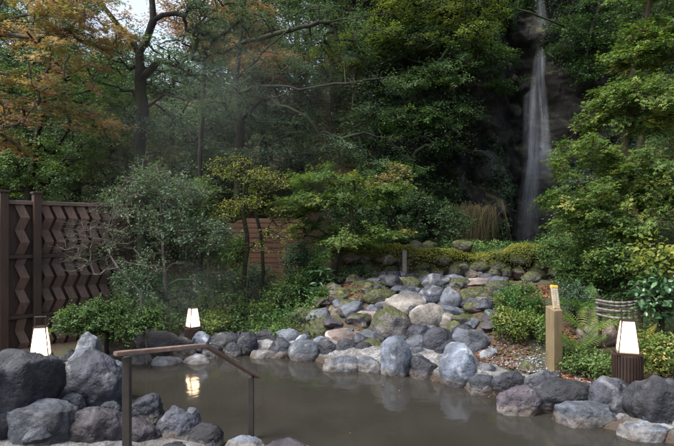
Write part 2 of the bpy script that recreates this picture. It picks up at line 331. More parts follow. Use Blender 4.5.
# ------------------------------------------------------------------ rocks
_ico = {}
def ico(s):
    if s not in _ico:
        bm = bmesh.new(); bmesh.ops.create_icosphere(bm, subdivisions=s, radius=1)
        _ico[s] = (np.array([v.co[:] for v in bm.verts]), np.array([[v.index for v in f.verts] for f in bm.faces])); bm.free()
    return _ico[s]
def rock_mesh(name, seed, size, mat, sub=4, ang=.6, point=0.):
    rng = np.random.RandomState(seed); V, F = ico(sub); V = np.sign(V)*np.abs(V)**(1-.3*max(0, ang-.4)); q_ = rng.normal(size=3)*.25; V = V@np.array(Matrix.Rotation(q_[0], 3, 'X') @ Matrix.Rotation(q_[1], 3, 'Y') @ Matrix.Rotation(q_[2]*2, 3, 'Z'))
    for _ in range(3+int(ang*9)):
        n = rng.normal(size=3); n /= np.linalg.norm(n); dd = rng.uniform(.68-.08*ang, .95); s = V@n-dd
        V -= np.where(s > 0, s*(.55+.4*ang), 0)[:, None]*n
    if point > 0: V[:, :2] *= (1-point*sstep(-.3, 1, V[:, 2]))[:, None]
    V[:, 2] = np.where(V[:, 2] > .45, .45+(V[:, 2]-.45)*(.15 if point < 0 else 1), V[:, 2])
    V *= (1+(.05+.08*ang)*fbm(V*1.3+seed, seed, 3))[:, None]
    lo, hi = V.min(0), V.max(0); V = (V-(lo+hi)/2)/(hi-lo)*np.array(size)
    m = min(size); nn = V/np.linalg.norm(V/np.array(size), axis=1)[:, None]/np.array(size)
    nn /= np.linalg.norm(nn, axis=1)[:, None]
    V += nn*(.04*m*fbm(V/m*5, seed+40, 5, .6)-.06*m*np.maximum(0, .25-np.abs(vnoise(V/m*2.2, seed+9)))-.03*m*np.maximum(0, .2-np.abs(vnoise(V/m*6, seed+19))))[:, None]
    return mesh_np(name, V, F, mat, True)
# (centre px, centre py, width px, height px, distance, kind, angularity, label)
ROCKS = [
 (4,410,92,108,4.25,'black',.7,-1,'huge blackish angular boulder at the left edge below the first lantern'),
 (86,354,27,38,5.5,'grey',.8,.4,'small grey stone with a peaked top standing behind the round boulder'),
 (94,384,58,60,4.85,'dark',.05,0,'large round pitted boulder left of the front rail post'),
 (40,436,70,62,4.1,'grey',.7,-1,'broad pale grey slab with sloping top in the lower left corner'),
 (96,434,56,50,4.15,'purple',.4,0,'dark purplish boulder at the bottom left of the rail post foot'),
 (111,407,19,11,4.5,'dark',.3,0,'small flat stone squeezed between the round and the purplish boulder'),
 (146,410,33,32,4.8,'dark',.8,0,'dark angular stone with flat top by the water right of rail post'),
 (141,438,36,38,4.25,'purple',.5,0,'dark stone directly right of the rail post at the frame bottom'),
 (177,428,41,38,4.45,'dark',.5,0,'blocky dark boulder at the water with a small grey one behind it'),
 (193,418,15,20,4.65,'grey',.5,0,'small grey stone peeping out behind the blocky dark boulder'),
 (206,439,34,28,4.25,'black',.5,0,'wet blackish stone next to the water at the bottom edge'),
 (245,448,38,21,4.2,'blue',.4,0,'pale bluish stone cut by the bottom edge near the second post'),
 (290,455,60,30,4.05,'purple',.3,0,'reddish purple rock barely showing at the bottom edge'),
 (114,371,22,22,5.45,'grey',.4,0,'grey stone half hidden behind the front rail post'),
 (148,402,26,9,5.0,'grey',.4,0,'flat grey stone just breaking the water behind the angular one'),
 (113,349,42,28,7.1,'brown',.4,0,'brownish mossy boulder under the round shrub by the fence'),
 (153,343,48,25,7.45,'dark',.3,0,'long dark humped boulder between the shrub and the water'),
 (138,361,26,24,7.0,'grey',.5,0,'grey stone at the water under the brownish mossy boulder'),
 (165,364,34,15,6.95,'blue',.6,0,'low pale wedge stone lying in the water below the humped boulder'),
 (183,346,21,16,7.35,'dark',.5,0,'small dark stone in front of the far lantern'),
 (184,355,28,20,7.3,'black',.4,0,'black wet stone at the waterline left of the far lantern reflection'),
 (196,363,30,15,7.0,'blue',.7,0,'light grey wedge stone in the water below the far lantern'),
 (201,339,17,14,7.35,'blue',.6,0,'pale bluish pointed stone beside the far lantern foot'),
 (226,342,34,18,7.65,'dark',.4,0,'wide dark flat-topped stone right of the far lantern'),
 (232,351,18,15,7.35,'black',.3,0,'small black cobble under the wide flat-topped stone'),
 (247,343,20,21,7.45,'dark',.3,0,'upright oval dark stone in the back edge of the pool'),
 (212,353,20,16,7.3,'dark',.4,0,'dark stone behind the handrail bend'),
 (268,340,26,20,7.7,'black',.6,0,'blackish wedge stone touching the leafy ground cover'),
 (281,349,24,21,7.3,'dark',.3,0,'round dark boulder at the back waterline near pool middle'),
 (289,337,26,15,7.65,'grey',.4,0,'grey flat stone behind the round dark boulder'),
 (305,351,31,21,7.15,'grey',.3,0,'bluish grey oval boulder at the back waterline'),
 (262,355,23,9,7.3,'blue',.4,0,'thin pale stone lying at the waterline between dark boulders'),
 (303,340,15,12,7.5,'blue',.4,0,'small light stone above the bluish grey oval boulder'),
 (322,344,20,14,7.35,'blue',.4,0,'rounded light blue-grey stone left of the slanting green-black one'),
 (302,321,28,22,8.1,'mossy',.2,0,'round mossy boulder at the foot of the leafy bank'),
 (320,331,29,26,7.75,'mossy',.8,0,'pointed moss-covered stone right of the round mossy boulder'),
 (352,340,50,22,7.5,'pink',.7,0,'flat pinkish slab with a white patch behind the pool edge'),
 (331,348,29,17,7.1,'black',.8,0,'slanting green-black stone set into white mortar'),
 (346,348,20,17,7.0,'dark',.2,0,'speckled round stone between two darker ones in mortar'),
 (364,351,19,18,6.9,'black',.2,0,'egg-shaped black stone over the white mortar band'),
 (341,367,36,20,6.65,'grey',.5,0,'grey arched stone at the waterline under the mortar band'),
 (368,367,28,20,6.6,'grey',.4,0,'squat grey stone at the waterline left of the tall pale boulder'),
 (397,358,31,40,6.45,'blue',.3,0,'tall smooth pale blue boulder standing at the water'),
 (391,329,42,42,7.4,'halfmoss',.3,0,'large brown boulder with a bright moss patch above the pool edge'),
 (363,321,34,17,7.95,'pink',.6,0,'pinkish square slab left of the large boulder with moss patch'),
 (378,350,22,14,6.95,'brown',.4,0,'reddish brown stone tucked under the large boulder'),
 (419,332,26,14,7.25,'dark',.3,0,'topmost of three flat stones right of the tall pale boulder'),
 (417,343,25,15,6.95,'grey',.3,0,'middle one of three flat stones right of the tall pale boulder'),
 (419,354,19,14,6.65,'grey',.5,0,'lowest of three flat stones right of the tall pale boulder'),
 (426,370,31,28,6.3,'black',1,0,'rough black craggy stone at the water between two big pale boulders'),
 (438,341,31,27,6.9,'dark',.5,0,'dark boulder above the craggy black stone'),
 (474,342,43,25,6.85,'grey',.9,0,'rugged folded grey boulder above the brown-footed one'),
 (459,368,37,46,6.05,'blue',.5,0,'large upright grey boulder with a brown foot in the water'),
 (467,329,31,14,7.35,'dark',.4,0,'slim dark stone lying over the rugged folded boulder'),
 (490,356,20,16,6.5,'grey',.5,0,'small grey stone at the edge of the fallen red leaves'),
 (483,387,30,23,5.7,'dark',.7,0,'dark stone at the water right of the brown-footed boulder'),
 (509,381,33,18,5.6,'dark',.2,0,'smooth dark oval stone in front of the gravel'),
 (540,380,32,16,5.5,'dark',.4,0,'dark stone in front of the sign post foot'),
 (562,396,62,33,5.15,'black',.4,0,'big dark wedge boulder at the water below the sign post'),
 (522,405,46,34,5.1,'purple',.5,0,'sloping purplish stone dipping into the water'),
 (586,419,60,32,4.85,'grey',.8,-1,'flat bluish slab with rusty rim sloping into the water'),
 (611,399,43,41,4.95,'dark',.2,0,'rounded dark boulder in front of the right lantern'),
 (656,406,52,53,4.7,'black',.6,0,'bulky blackish boulder at the right edge of the pool'),
 (648,437,54,24,4.5,'grey',.6,-1,'low grey slab at the waterline under the bulky blackish boulder'),
 (680,432,24,26,4.5,'blue',.4,0,'bluish stone in the lower right corner'),
 (622,425,30,20,4.75,'purple',.5,0,'small rough stone between the bluish slab and the low grey slab'),
 (487,372,20,16,5.95,'dark',.5,0,'dark cobble at the left end of the gravel'),
 (378,299,28,17,8.5,'mossy',.3,0,'mossy stone in the middle of the rock slope'),
 (356,297,28,15,8.9,'brown',.4,0,'brown stone left of the mossy one halfway up the slope'),
 (362,288,23,13,9.2,'mossy',.3,0,'moss-capped stone below the left end of the mossy wall'),
 (381,287,30,15,9.3,'grey',.9,-1,'flat grey slab under the mossy wall'),
 (399,288,10,19,9.1,'pale',.6,0,'narrow whitish upright stone beside the flat grey slab'),
 (410,288,18,19,9.0,'mossy',.5,0,'mossy stone right of the narrow whitish one'),
 (334,299,21,14,8.8,'pink',.4,0,'dull pink stone near the large leaved plant'),
 (321,308,18,10,8.6,'orange',.7,0,'small flat stone coloured as if lit orange at the left border of the rock slope'),
 (405,305,36,20,8.1,'pale',.7,0,'broad whitish stone above the boulder with moss patch'),
 (415,312,12,12,7.75,'dark',.1,0,'small round dark cobble between the two whitish stones'),
 (427,319,32,27,7.65,'pale',.6,0,'big whitish block in the middle of the rock slope'),
 (431,299,28,23,8.3,'dark',.7,0,'dark grey angular boulder above the big whitish block'),
 (451,308,19,35,8.1,'grey',.8,0,'tall grey stone leaning beside the big mossy boulder'),
 (478,307,44,34,8.15,'mossy',.5,0,'big moss-grown boulder on the right of the rock slope'),
 (480,284,30,10,9.0,'pink',.9,0,'flat pink slab on top of the rock slope right side'),
 (449,323,17,17,7.6,'pale',.7,0,'whitish wedge stone right of the big whitish block'),
 (346,313,34,24,8.2,'brown',.4,0,'brown mossy boulder left of the pinkish square slab'),
 (481,320,24,11,7.75,'pink',.5,0,'peach coloured flat stone under the big moss-grown boulder'),
 (373,312,17,12,8.15,'grey',.4,0,'grey cobble above the pinkish square slab'),
 (437,283,25,16,9.1,'dark',.5,0,'dark grey stone at the foot of the mossy wall'),
 (460,287,20,15,9.0,'halfmoss',.5,0,'half mossy stone left of the flat pink slab'),
 (332,319,22,18,8.3,'mossy',.3,0,'low mossy hump between the mossy boulders on the left'),
 (338,332,15,11,7.65,'pale',.4,0,'little pale stone under the pinkish square slab'),
 (497,290,22,16,8.6,'halfmoss',.5,0,'half mossy stone at the right end of the rock slope'),
 (531,278,16,11,9.3,'halfmoss',.5,0,'rounded half mossy stone in front of the mossy wall behind the sign post'),
 (598,330,36,26,6.6,'brown',.5,0,'reddish brown boulder behind the right lantern'),
]
for i, (cx, cy, ww, hh, yy, kd, ang, pt, lab) in enumerate(ROCKS):
    c = P(cx, cy, yy); s = yy/FPX*(1.1 if cy < 326 and yy > 7.3 else 1); sz = [ww*s*1.1, max(.65*ww, .8*hh, 14)*s*1.05, hh*s*1.1]
    if cy > 325: c[2] -= .04; sz[2] += .08       # bedded a little below what shows
    if 'peaked' in lab: sz[2] *= 1.05
    me = rock_mesh('rock', 100+i, sz, RM[kd], 5 if yy < 5.6 else 4, ang, pt)
    link('rock', me, None, c, lab, 'rock')
# small stones that fill the gaps of the slope
rng = np.random.RandomState(4)
small = [rock_mesh('small_stone', 900+i, (.15*rng.uniform(.8, 1.3), .15, .11*rng.uniform(.7, 1.2)), RM[k], 4, .9) for i, k in enumerate(['dark', 'grey', 'brown', 'purple', 'halfmoss', 'dark', 'black', 'brown'])]
for i in range(125):
    px = rng.uniform(318, 500); yy = rng.uniform(6.9, 9.8)
    x = (px-337)*yy/FPX
    if pool_d(np.array([x]), np.array([yy]))[0] < .35: continue
    o = link('small_stone', small[i % 8], None, (x, yy, gz(x, yy)+.03), 'small stone filling the gaps between the boulders of the rock slope', 'stone', 'small stones of the rock slope', None, rng.uniform(0, 6.3))
    s = rng.uniform(.9, 2.5); o.scale = (s, s, s)
RP = []
for (cx, cy, ww, hh, yy, kd, ang, pt, lab) in ROCKS:
    c = P(cx, cy, yy); RP.append((c[0], c[1], ww*yy/FPX*.5))
RP = np.array(RP); ki = 0
for row, (o0, o1, s0_, s1_) in enumerate([(-.01, .07, .75, 1.35), (.24, .34, .8, 1.5), (.5, .6, .8, 1.4), (.8, 1.0, .8, 1.6)]):
    for t in range(0, nr, 3):
        kw_ = KW[t]; 
        if row == 3 and kw_ < 1.5: continue
        q = ring[t]+nrm[t]*rng.uniform(o0, o1)
        if q[1] < 3.7 or (row == 2 and q[0] > -1.2 and q[1] > 6.): continue
        sc = rng.uniform(s0_, s1_)
        if np.min(np.hypot(RP[:, 0]-q[0], RP[:, 1]-q[1])-RP[:, 2]*.85) < .075*sc: continue
        RP = np.concatenate([RP, [[q[0], q[1], .085*sc]]]); z = (.04 if row == 0 else float(bank_h(q[:1], q[1:2])[0])*.9)
        o = link('kerb_stone', small[(0, 5, 6, 3)[ki % 4] if q[0] < -1 else (0, 5, 1, 3, 6, 7)[ki % 6]], None, (q[0], q[1], z), 'fist-sized dark stone wedged in the mortar of the pool edge', 'stone', 'small stones in the pool edge', None, rng.uniform(0, 6.3))
        o.scale = (sc, sc, sc*rng.uniform(.9, 1.2)); ki += 1
print('kerb stones', ki)

# ------------------------------------------------------------------ leaf and branch geometry
def unit(v): return v/np.maximum(np.linalg.norm(v, axis=-1, keepdims=True), 1e-9)
def leaves(C, D, Nn, S, hue, shape='oval', wr=.5):
    """C positions, D tip directions, Nn normals, S lengths"""
    D = unit(D - (D*Nn).sum(1)[:, None]*Nn); B = np.cross(Nn, D); S = S[:, None]; n = len(C)
    if shape == 'oval':
        V = np.stack([C, C+D*S*.45+B*S*wr*.5+Nn*S*.08, C+D*S-Nn*S*.12, C+D*S*.45-B*S*wr*.5+Nn*S*.08], 1).reshape(-1, 3)
        return V, np.arange(n*4).reshape(n, 4), np.repeat(hue, 4)
    if shape == 'big':    # two half blades folded at the midrib, 6 points
        V = np.stack([C, C+D*S*.55-Nn*S*.03, C+D*S-Nn*S*.2, C+D*S*.3+B*S*wr*.45+Nn*S*.1, C+D*S*.72+B*S*wr*.35, C+D*S*.3-B*S*wr*.45+Nn*S*.1, C+D*S*.72-B*S*wr*.35], 1).reshape(-1, 3)
        b = np.arange(n)[:, None]*7
        F = np.concatenate([b+np.array([[0, 1, 4, 3]]), b+np.array([[0, 5, 6, 1]])]); T = np.concatenate([b+np.array([[1, 2, 4]]), b+np.array([[1, 6, 2]])])
        return V, [F, T], np.repeat(hue, 7)
    # palmate: three pointed blades
    out = []
    for a, l in ((0, 1.), (.95, .8), (-.95, .8)):
        d = D*math.cos(a)+B*math.sin(a); b = -D*math.sin(a)+B*math.cos(a)
        out.append(np.stack([C, C+d*S*l*.42+b*S*.17*l, C+d*S*l-Nn*S*.15, C+d*S*l*.42-b*S*.17*l], 1))
    V = np.stack(out, 1).reshape(-1, 3)
    return V, np.arange(n*12).reshape(n*3, 4), np.repeat(hue, 12)
def tubes(P0, P1, D0, D1, r0, r1, sides=4):
    ref = np.array([.31, .87, .21]); n = len(P0)
    a = np.arange(sides)*2*PI/sides; ca, sa = np.cos(a), np.sin(a)
    def ringv(Pp, Dd, r):
        u = unit(np.cross(Dd, ref)); v = np.cross(Dd, u)
        return Pp[:, None, :]+r[:, None, None]*(u[:, None, :]*ca[None, :, None]+v[:, None, :]*sa[None, :, None])
    V = np.concatenate([ringv(P0, D0, r0), ringv(P1, D1, r1)], 1).reshape(-1, 3)
    b = np.arange(n)[:, None]*(2*sides); i = np.arange(sides); j = (i+1) % sides
    q = np.stack([i, j, j+sides, i+sides], 1)
    F = (b[:, :, None]+q[None]).reshape(-1, 4)
    return V, F

def skeleton(rng, trunk, anchors, r0, rtip, bend=.12, up=.6, limbs=()):
    """grow a branch to every anchor from the nearest point of what has grown so far"""
    pts = [np.array(trunk[0], float)]; par = [-1]
    for a, b in zip(trunk[:-1], trunk[1:]):
        a = np.array(a, float); b = np.array(b, float); k = max(1, int(np.linalg.norm(b-a)/.25))
        for t in range(1, k+1):
            q = a+(b-a)*t/k; q = q+rng.normal(size=3)*.012*(t < k); pts.append(q); par.append(len(pts)-2)
    nt_ = len(pts); low = int(nt_*.3)
    lim = []
    for path, lr in limbs:
        last = int(np.argmin(np.linalg.norm(np.array(pts[:nt_])-np.array(path[0]), axis=1))); first = len(pts); prev = pts[last]
        for b in path[1:]:
            b = np.array(b, float); k = max(1, int(np.linalg.norm(b-prev)/.22)); a = prev
            for t in range(1, k+1):
                pts.append(a+(b-a)*t/k+rng.normal(size=3)*.02); par.append(last); last = len(pts)-1
            prev = b
        lim.append((first, len(pts), lr))
    T = np.array(pts); dist = np.array([np.min(np.linalg.norm(T-a, axis=1)) for a in anchors])
    tips = []
    for ai in np.argsort(dist):
        a = anchors[ai]; Pn = np.array(pts); dv = a-Pn; d = np.linalg.norm(dv, axis=1)
        cost = d+up*np.maximum(0, Pn[:, 2]-a[2])*1.2; cost[:low] += .6
        j = int(np.argmin(cost)); k = max(1, int(math.ceil(d[j]/.28))); p0 = Pn[j]; last = j
        off = rng.normal(size=3)*bend*d[j]*.5; off[2] += .10*d[j]
        for t in range(1, k+1):
            u = t/k; q = p0+(a-p0)*u+off*math.sin(PI*u)*(1 if t < k else 0)+(rng.normal(size=3)*.02 if t < k else 0)
            pts.append(q); par.append(last); last = len(pts)-1
        tips.append(last)
    n = len(pts); cnt = np.zeros(n)
    cnt[tips] += 1
    for i in range(n-1, 0, -1): cnt[par[i]] += cnt[i]
    cnt = np.maximum(cnt, .5); rad = rtip+(r0-rtip)*(cnt/cnt[0])**.5
    rad[:nt_] = np.maximum(rad[:nt_], r0*np.linspace(1, .35, nt_))
    for a, b, lr in lim: rad[a:b] = np.maximum(rad[a:b], lr*np.linspace(1, .3, b-a))
    Pn = np.array(pts); par = np.array(par)
    D = np.zeros((n, 3)); D[1:] = unit(Pn[1:]-Pn[par[1:]]); D[0] = D[1]
    best = {}
    for i in range(1, n):
        if par[i] not in best or cnt[i] > cnt[best[par[i]]]: best[par[i]] = i
    idx = np.arange(1, n); main = np.array([best[par[i]] == i for i in idx]); pi = par[1:]
    D0 = np.where(main[:, None], D[pi], D[idx]); r_0 = np.where(main, rad[pi], np.minimum(rad[pi], rad[idx]*1.15))
    return Pn, (Pn[pi], Pn[idx], D0, D[idx], r_0, rad[idx])

def in_ellipsoids(rng, E, n, shell=.45):
    """points inside a union of ellipsoids (cx,cy,cz,rx,ry,rz), biased to the outside and thinned by noise"""
    w = np.array([e[3]*e[4]*e[5] for e in E])**.75; w /= w.sum(); out = []
    while len(out) < n:
        e = E[rng.choice(len(E), p=w)]; v = rng.normal(size=3); v /= np.linalg.norm(v)
        r = rng.uniform(shell, 1)**.6; p = np.array(e[:3])+v*r*np.array(e[3:6])
        if vnoise(p[None]*.9, 77)[0]+.35 < rng.uniform(-.4, .25): continue
        out.append(p)
    return np.array(out)

def sprays(rng, A, axis, mode, per, rad, lsize, shape, hue, hspread, thick=.1, nj=.4, droop=.25, rays=7, wr=.5, updir=1.):
    """leafy twigs fanned round every anchor"""
    n = len(A); out = unit((A-axis)*np.array([1, 1, .3])); 
    Nn = unit(np.array([0, 0, 1.])*updir+out*droop+rng.normal(size=(n, 3))*.22)
    u = unit(np.cross(Nn, out)+1e-6); v = np.cross(Nn, u)     # in-plane
    ch = np.clip(hue+rng.normal(size=n)*hspread, 0, 1)
    th = rng.uniform(0, 2*PI, (n, rays)); rl = rng.uniform(.45, 1.1, (n, rays))*rad
    rd = u[:, None]*np.cos(th)[..., None]+v[:, None]*np.sin(th)[..., None]
    rd = unit(rd+out[:, None]*.5+rng.normal(size=rd.shape)*(.12 if mode == 'layer' else .55))
    tips = A[:, None]+rd*rl[..., None]-np.array([0, 0, 1.])*(rl**2)[..., None]*droop*.6
    k = max(1, per//rays); t = rng.uniform(.15, 1, (n, rays, k))
    Q = A[:, None, None]+(tips-A[:, None])[:, :, None]*t[..., None]
    side = rng.choice([-1, 1], (n, rays, k)); sd = np.cross(Nn[:, None]*np.ones_like(rd), rd)
    D = rd[:, :, None]*.7+sd[:, :, None]*side[..., None]*.9+rng.normal(size=Q.shape)*.3
    Q = Q+rng.normal(size=Q.shape)*np.array([1, 1, 1.])*lsize*.5+rng.normal(size=Q.shape)*thick*rad*.5
    LN = unit(Nn[:, None, None]+rng.normal(size=Q.shape)*nj)
    H = np.clip(ch[:, None, None]+rng.normal(size=t.shape)*.13, 0, 1)
    S = lsize*rng.uniform(.6, 1.25, t.shape)
    V, F, hh = leaves(Q.reshape(-1, 3), D.reshape(-1, 3), LN.reshape(-1, 3), S.ravel(), H.ravel(), shape, wr)
    tw = (np.repeat(A, rays, 0), tips.reshape(-1, 3), rd.reshape(-1, 3), rd.reshape(-1, 3))
    return V, F, hh, tw

def plant(name, label, cat, trunk, E, n, leaf, group=None, r0=.1, rtip=.006, mode='layer', per=60, rad=.4, lsize=.06, shape='oval', hue=.5, hs=.15,
          bk='dark', twigs=True, thick=.12, nj=.4, droop=.25, rays=7, sides=5, shell=.45, seed=1, wr=.5, bare=0, up=.6, crown='crown', stem='trunk', bend=.12, anchors=None, extra=None, limbs=()):
    rng = np.random.RandomState(seed); base = np.array(trunk[0], float)
    A = in_ellipsoids(rng, E, n, shell) if n else np.zeros((0, 3))
    if extra is not None: A = np.concatenate([A, np.array(extra)])
    Pn, seg = skeleton(rng, trunk, A, r0, rtip, bend, up, limbs)
    V, F = tubes(*seg, sides)
    LV, LF, hh, tw = sprays(rng, A, np.array(trunk[-1])*.5+base*.5, mode, per, rad, lsize, shape, hue, hs, thick, nj, droop, rays, wr)
    if twigs:
        m = len(tw[0]); V2, F2 = tubes(*tw, np.full(m, rtip*.8), np.full(m, rtip*.35), 3)
        F = [F, F2+len(V)]; V = np.concatenate([V, V2])
    root = empty(name, base, label, cat, group)
    link(stem, mesh_np(stem, V-base, F, BK[bk], True), root)
    if per and not bare: link(crown, mesh_np(crown, LV-base, LF, LM[leaf], False, {'hue': hh}), root)
    return root
def dup(root, loc, rz, label, s=1):
    r = root.copy(); COL.objects.link(r); r.location = loc; r.rotation_euler = (0, 0, rz); r['label'] = label; r.scale = (s, s, s)
    for ch in list(root.children):
        c = ch.copy(); COL.objects.link(c); c.parent = r
    return r
def E(px, py, Y, rx, ry, dy):          # ellipsoid: half widths in photo pixels, half depth in metres
    c = P(px, py, Y); s = Y/FPX; return (c[0], c[1], c[2], rx*s, dy, ry*s)
def G(px, Y): x = (px-337)*Y/FPX; return [x, Y, gz(x, Y)-.05]

# ---- far forest: three kinds copied about the hillside
FAR = []
def far_tree(seed, leaf, h, label, hue):
    b = [0, 0, 0]
    Es = [(0, 0, h*.62, h*.28, h*.28, h*.2), (h*.1, .2, h*.8, h*.2, h*.2, h*.16), (-h*.1, -.2, h*.42, h*.27, h*.27, h*.12), (0.1, 0, h*.24, h*.22, h*.22, h*.1)]
    return plant('forest_tree', label, 'tree', [b, [.1, 0, h*.4], [0, .1, h*.8]], Es, 330, leaf, 'trees of the forest behind', r0=.16, rtip=.01, per=91, rad=.62, lsize=.085, hue=hue, hs=.2, seed=seed, sides=5, shell=.3, thick=.25, nj=.6)
spots = [  # px, Y, kind, scale, label
 (20,14,0,.8,'dark evergreen behind the left fence, leftmost of the forest trees'), (75,16,1,.8,'mid green tree behind the fence between two darker ones'),
 (110,13.5,0,.7,'dark evergreen behind the far end of the zigzag fence'), (175,15,1,.8,'grey green tree right of the big forked trunk'),
 (210,18,2,.9,'bushy forest tree behind the steam'), (262,16,0,.85,'dark tree behind the wooden screen'),
 (300,19,1,1.15,'tall forest tree behind the long horizontal limbs'), (335,15.5,0,.9,'dark tree over the green maple'),
 (375,17,2,1.2,'forest tree left of the cliff'), (405,14.2,0,.85,'dark tree at the left shoulder of the cliff'),
 (-5,19,2,1.,'tree behind the orange maple at the left frame edge'), (45,23,0,.9,'dark far tree behind the orange maple'), (60,21,2,.7,'far tree seen between the orange leaves'), (-40,15,2,.85,'tree cut by the left frame edge'),
 (240,23,1,1.2,'far tree near the sky gap right of the forked trunk'), (340,25,2,1.2,'farthest tree on the hill in the middle')]
PROTO = {}
for px, yy, k, s, lab in spots:
    g = G(px, yy)
    if k not in PROTO:
        PROTO[k] = far_tree(11+k, ('dark', 'cool', 'green')[k], (8.5, 8.5, 8.5)[k], lab, (.75, .65, .55)[k])
        PROTO[k].location = g; PROTO[k].scale = (s, s, s)
    else: dup(PROTO[k], g, px*.7, lab, s)

# ---- named trees
# autumn maple upper left
plant('autumn_maple', 'maple with orange and yellow autumn leaves spreading over the left fence', 'tree', [G(-60, 9.5), P(-50, 200, 9.4), P(-20, 60, 9.2), P(10, -30, 9.3)],
      [E(10,95,9.2,75,18,1.2), E(60,120,9.3,65,16,1.1), E(40,30,9.3,90,26,1.3), E(75,70,9,55,24,1.), E(-20,140,9,50,14,1.), E(100,35,9.6,40,25,.9), E(0,-20,9.5,50,22,1.2), E(85,-5,9.4,32,14,.9)],
      200, 'autumn', r0=.085, rtip=.004, per=98, rad=.42, lsize=.058, shape='palm', hue=.52, hs=.3, bk='grey', seed=21, shell=.2, thick=.08, nj=.3)
plant('green_maple', 'yellow-green leaved tree hanging under the orange maple above the fence', 'tree', [G(30, 11), P(30, 180, 11), P(50, 60, 11)],
      [E(40,160,11,60,22,1.), E(95,140,11,40,30,1.), E(10,180,11,40,15,1.), E(80,90,11.5,60,30,1.2)],
      150, 'green', r0=.1, per=105, rad=.4, lsize=.065, hue=.62, hs=.2, seed=22, shell=.2, thick=.1)
# big forked trunk
T0 = G(143, 10.5)
ft = plant('forked_tree', 'tall tree with a thick dark trunk that forks high above the fence', 'tree', [T0, P(142, 200, 10.5), P(139, 150, 10.5), P(143, 110, 10.45), P(140, 80, 10.4), P(139, 52, 10.4), P(146, 40, 10.4), P(153, 20, 10.3), P(150, -12, 10.3), P(146, -60, 10.3)],
      [E(190,70,10.6,45,22,1.2), E(170,120,10.2,35,18,.8), E(215,25,10.8,50,25,1.1), E(118,75,10.7,22,30,.8), E(100,-40,10.5,45,20,1.), E(175,-45,10.5,60,28,1.2)],
      150, 'cool', r0=.125, rtip=.004, per=70, rad=.42, lsize=.06, hue=.6, hs=.15, seed=23, shell=.2, bk='dark', limbs=[([P(139,56,10.4), P(127,38,10.3), P(112,18,10.2), P(98,-2,10.2), P(90,-35,10.2)], .065), ([P(139,78,10.4), P(160,60,10.2), P(180,66,10.1), P(205,84,10.)], .04), ([P(141,110,10.4), P(165,95,10.2), P(190,100,10.)], .03)])
plant('slender_tree', 'slender grey-barked tree between the forked trunk and the fence', 'tree', [G(131, 11.5), P(128, 190, 11.5), P(124, 150, 11.5), P(127, 120, 11.5)],
      [E(125,120,11.5,35,25,.8), E(150,150,11.4,35,22,.8), E(110,170,11.3,30,15,.7)], 60, 'yellow', r0=.06, per=70, rad=.38, lsize=.055, hue=.2, hs=.15, seed=24, bk='grey')
# tree with long horizontal limbs
plant('limbed_tree', 'dark tree with long thin limbs reaching right over the forest', 'tree', [G(238, 12.5), P(238, 190, 12.5), P(240, 120, 12.5), P(236, 80, 12.5), P(242, 20, 12.5), P(250, -40, 12.5)],
      [E(290,70,12.3,70,14,1.2), E(350,90,12.2,65,14,1.), E(300,120,12.3,80,16,1.), E(220,100,12.2,45,20,1.), E(290,20,12.5,80,22,1.3), E(250,150,12.3,60,18,1.), E(350,40,12.3,50,18,1.), E(350,150,12.2,60,18,1.)],
      260, 'cool', r0=.11, rtip=.004, bend=.06, per=98, rad=.46, lsize=.055, hue=.65, hs=.18, seed=25, shell=.2, thick=.09, nj=.35, wr=.4,
      limbs=[([P(238,90,12.5), P(270,84,12), P(300,89,11.6), P(345,82,11.4), P(410,75,11.4)], .026), ([P(238,115,12.5), P(262,100,12), P(290,92,11.7), P(330,86,11.6)], .022), ([P(237,75,12.5), P(262,52,12), P(280,38,11.8), P(300,20,11.7)], .022), ([P(238,40,12.5), P(290,30,11.8), P(340,18,11.5), P(400,12,11.5)], .022)])
plant('red_maple', 'small tree with rusty red leaves glowing deep in the forest', 'tree', [G(262, 16), P(262, 150, 16), P(265, 90, 16)],
      [E(262,70,15.,38,13,1.), E(285,62,15,20,10,.8), E(240,45,15.5,25,12,.8)], 60, 'red', r0=.09, per=105, rad=.42, lsize=.07, shape='palm', hue=.5, hs=.2, seed=26, shell=.1)
plant('russet_tree', 'russet leaved tree top next to the sky gap above the steam', 'tree', [G(200, 13), P(200, 150, 13), P(205, 50, 13)],
      [E(190,20,13,40,22,1.2), E(225,5,13,40,20,1.), E(205,45,13,30,14,1.), E(250,25,13,25,14,1.)], 110, 'red', r0=.06, per=84, rad=.45, lsize=.07, hue=.5, hs=.2, seed=27, shell=.1, bk='dark', rtip=.004)
# yellow-green crown upper middle/right
plant('bright_tree', 'tree on the cliff top with bright yellow-green leaves at the upper middle', 'tree', [P(470, 60, 15), P(455, -10, 14.2), P(430, -50, 13.5)],
      [E(350,55,13.5,35,12,.9), E(400,20,13.2,60,18,1.1), E(450,12,13.,60,16,1.1), E(500,20,13,40,16,1.), E(380,45,13.,55,12,1.), E(470,40,12.8,50,10,.9), E(430,-20,13,90,20,1.5)],
      230, 'yellow', r0=.13, per=112, rad=.4, lsize=.058, hue=.3, hs=.2, seed=28, shell=.15, thick=.08, nj=.3)
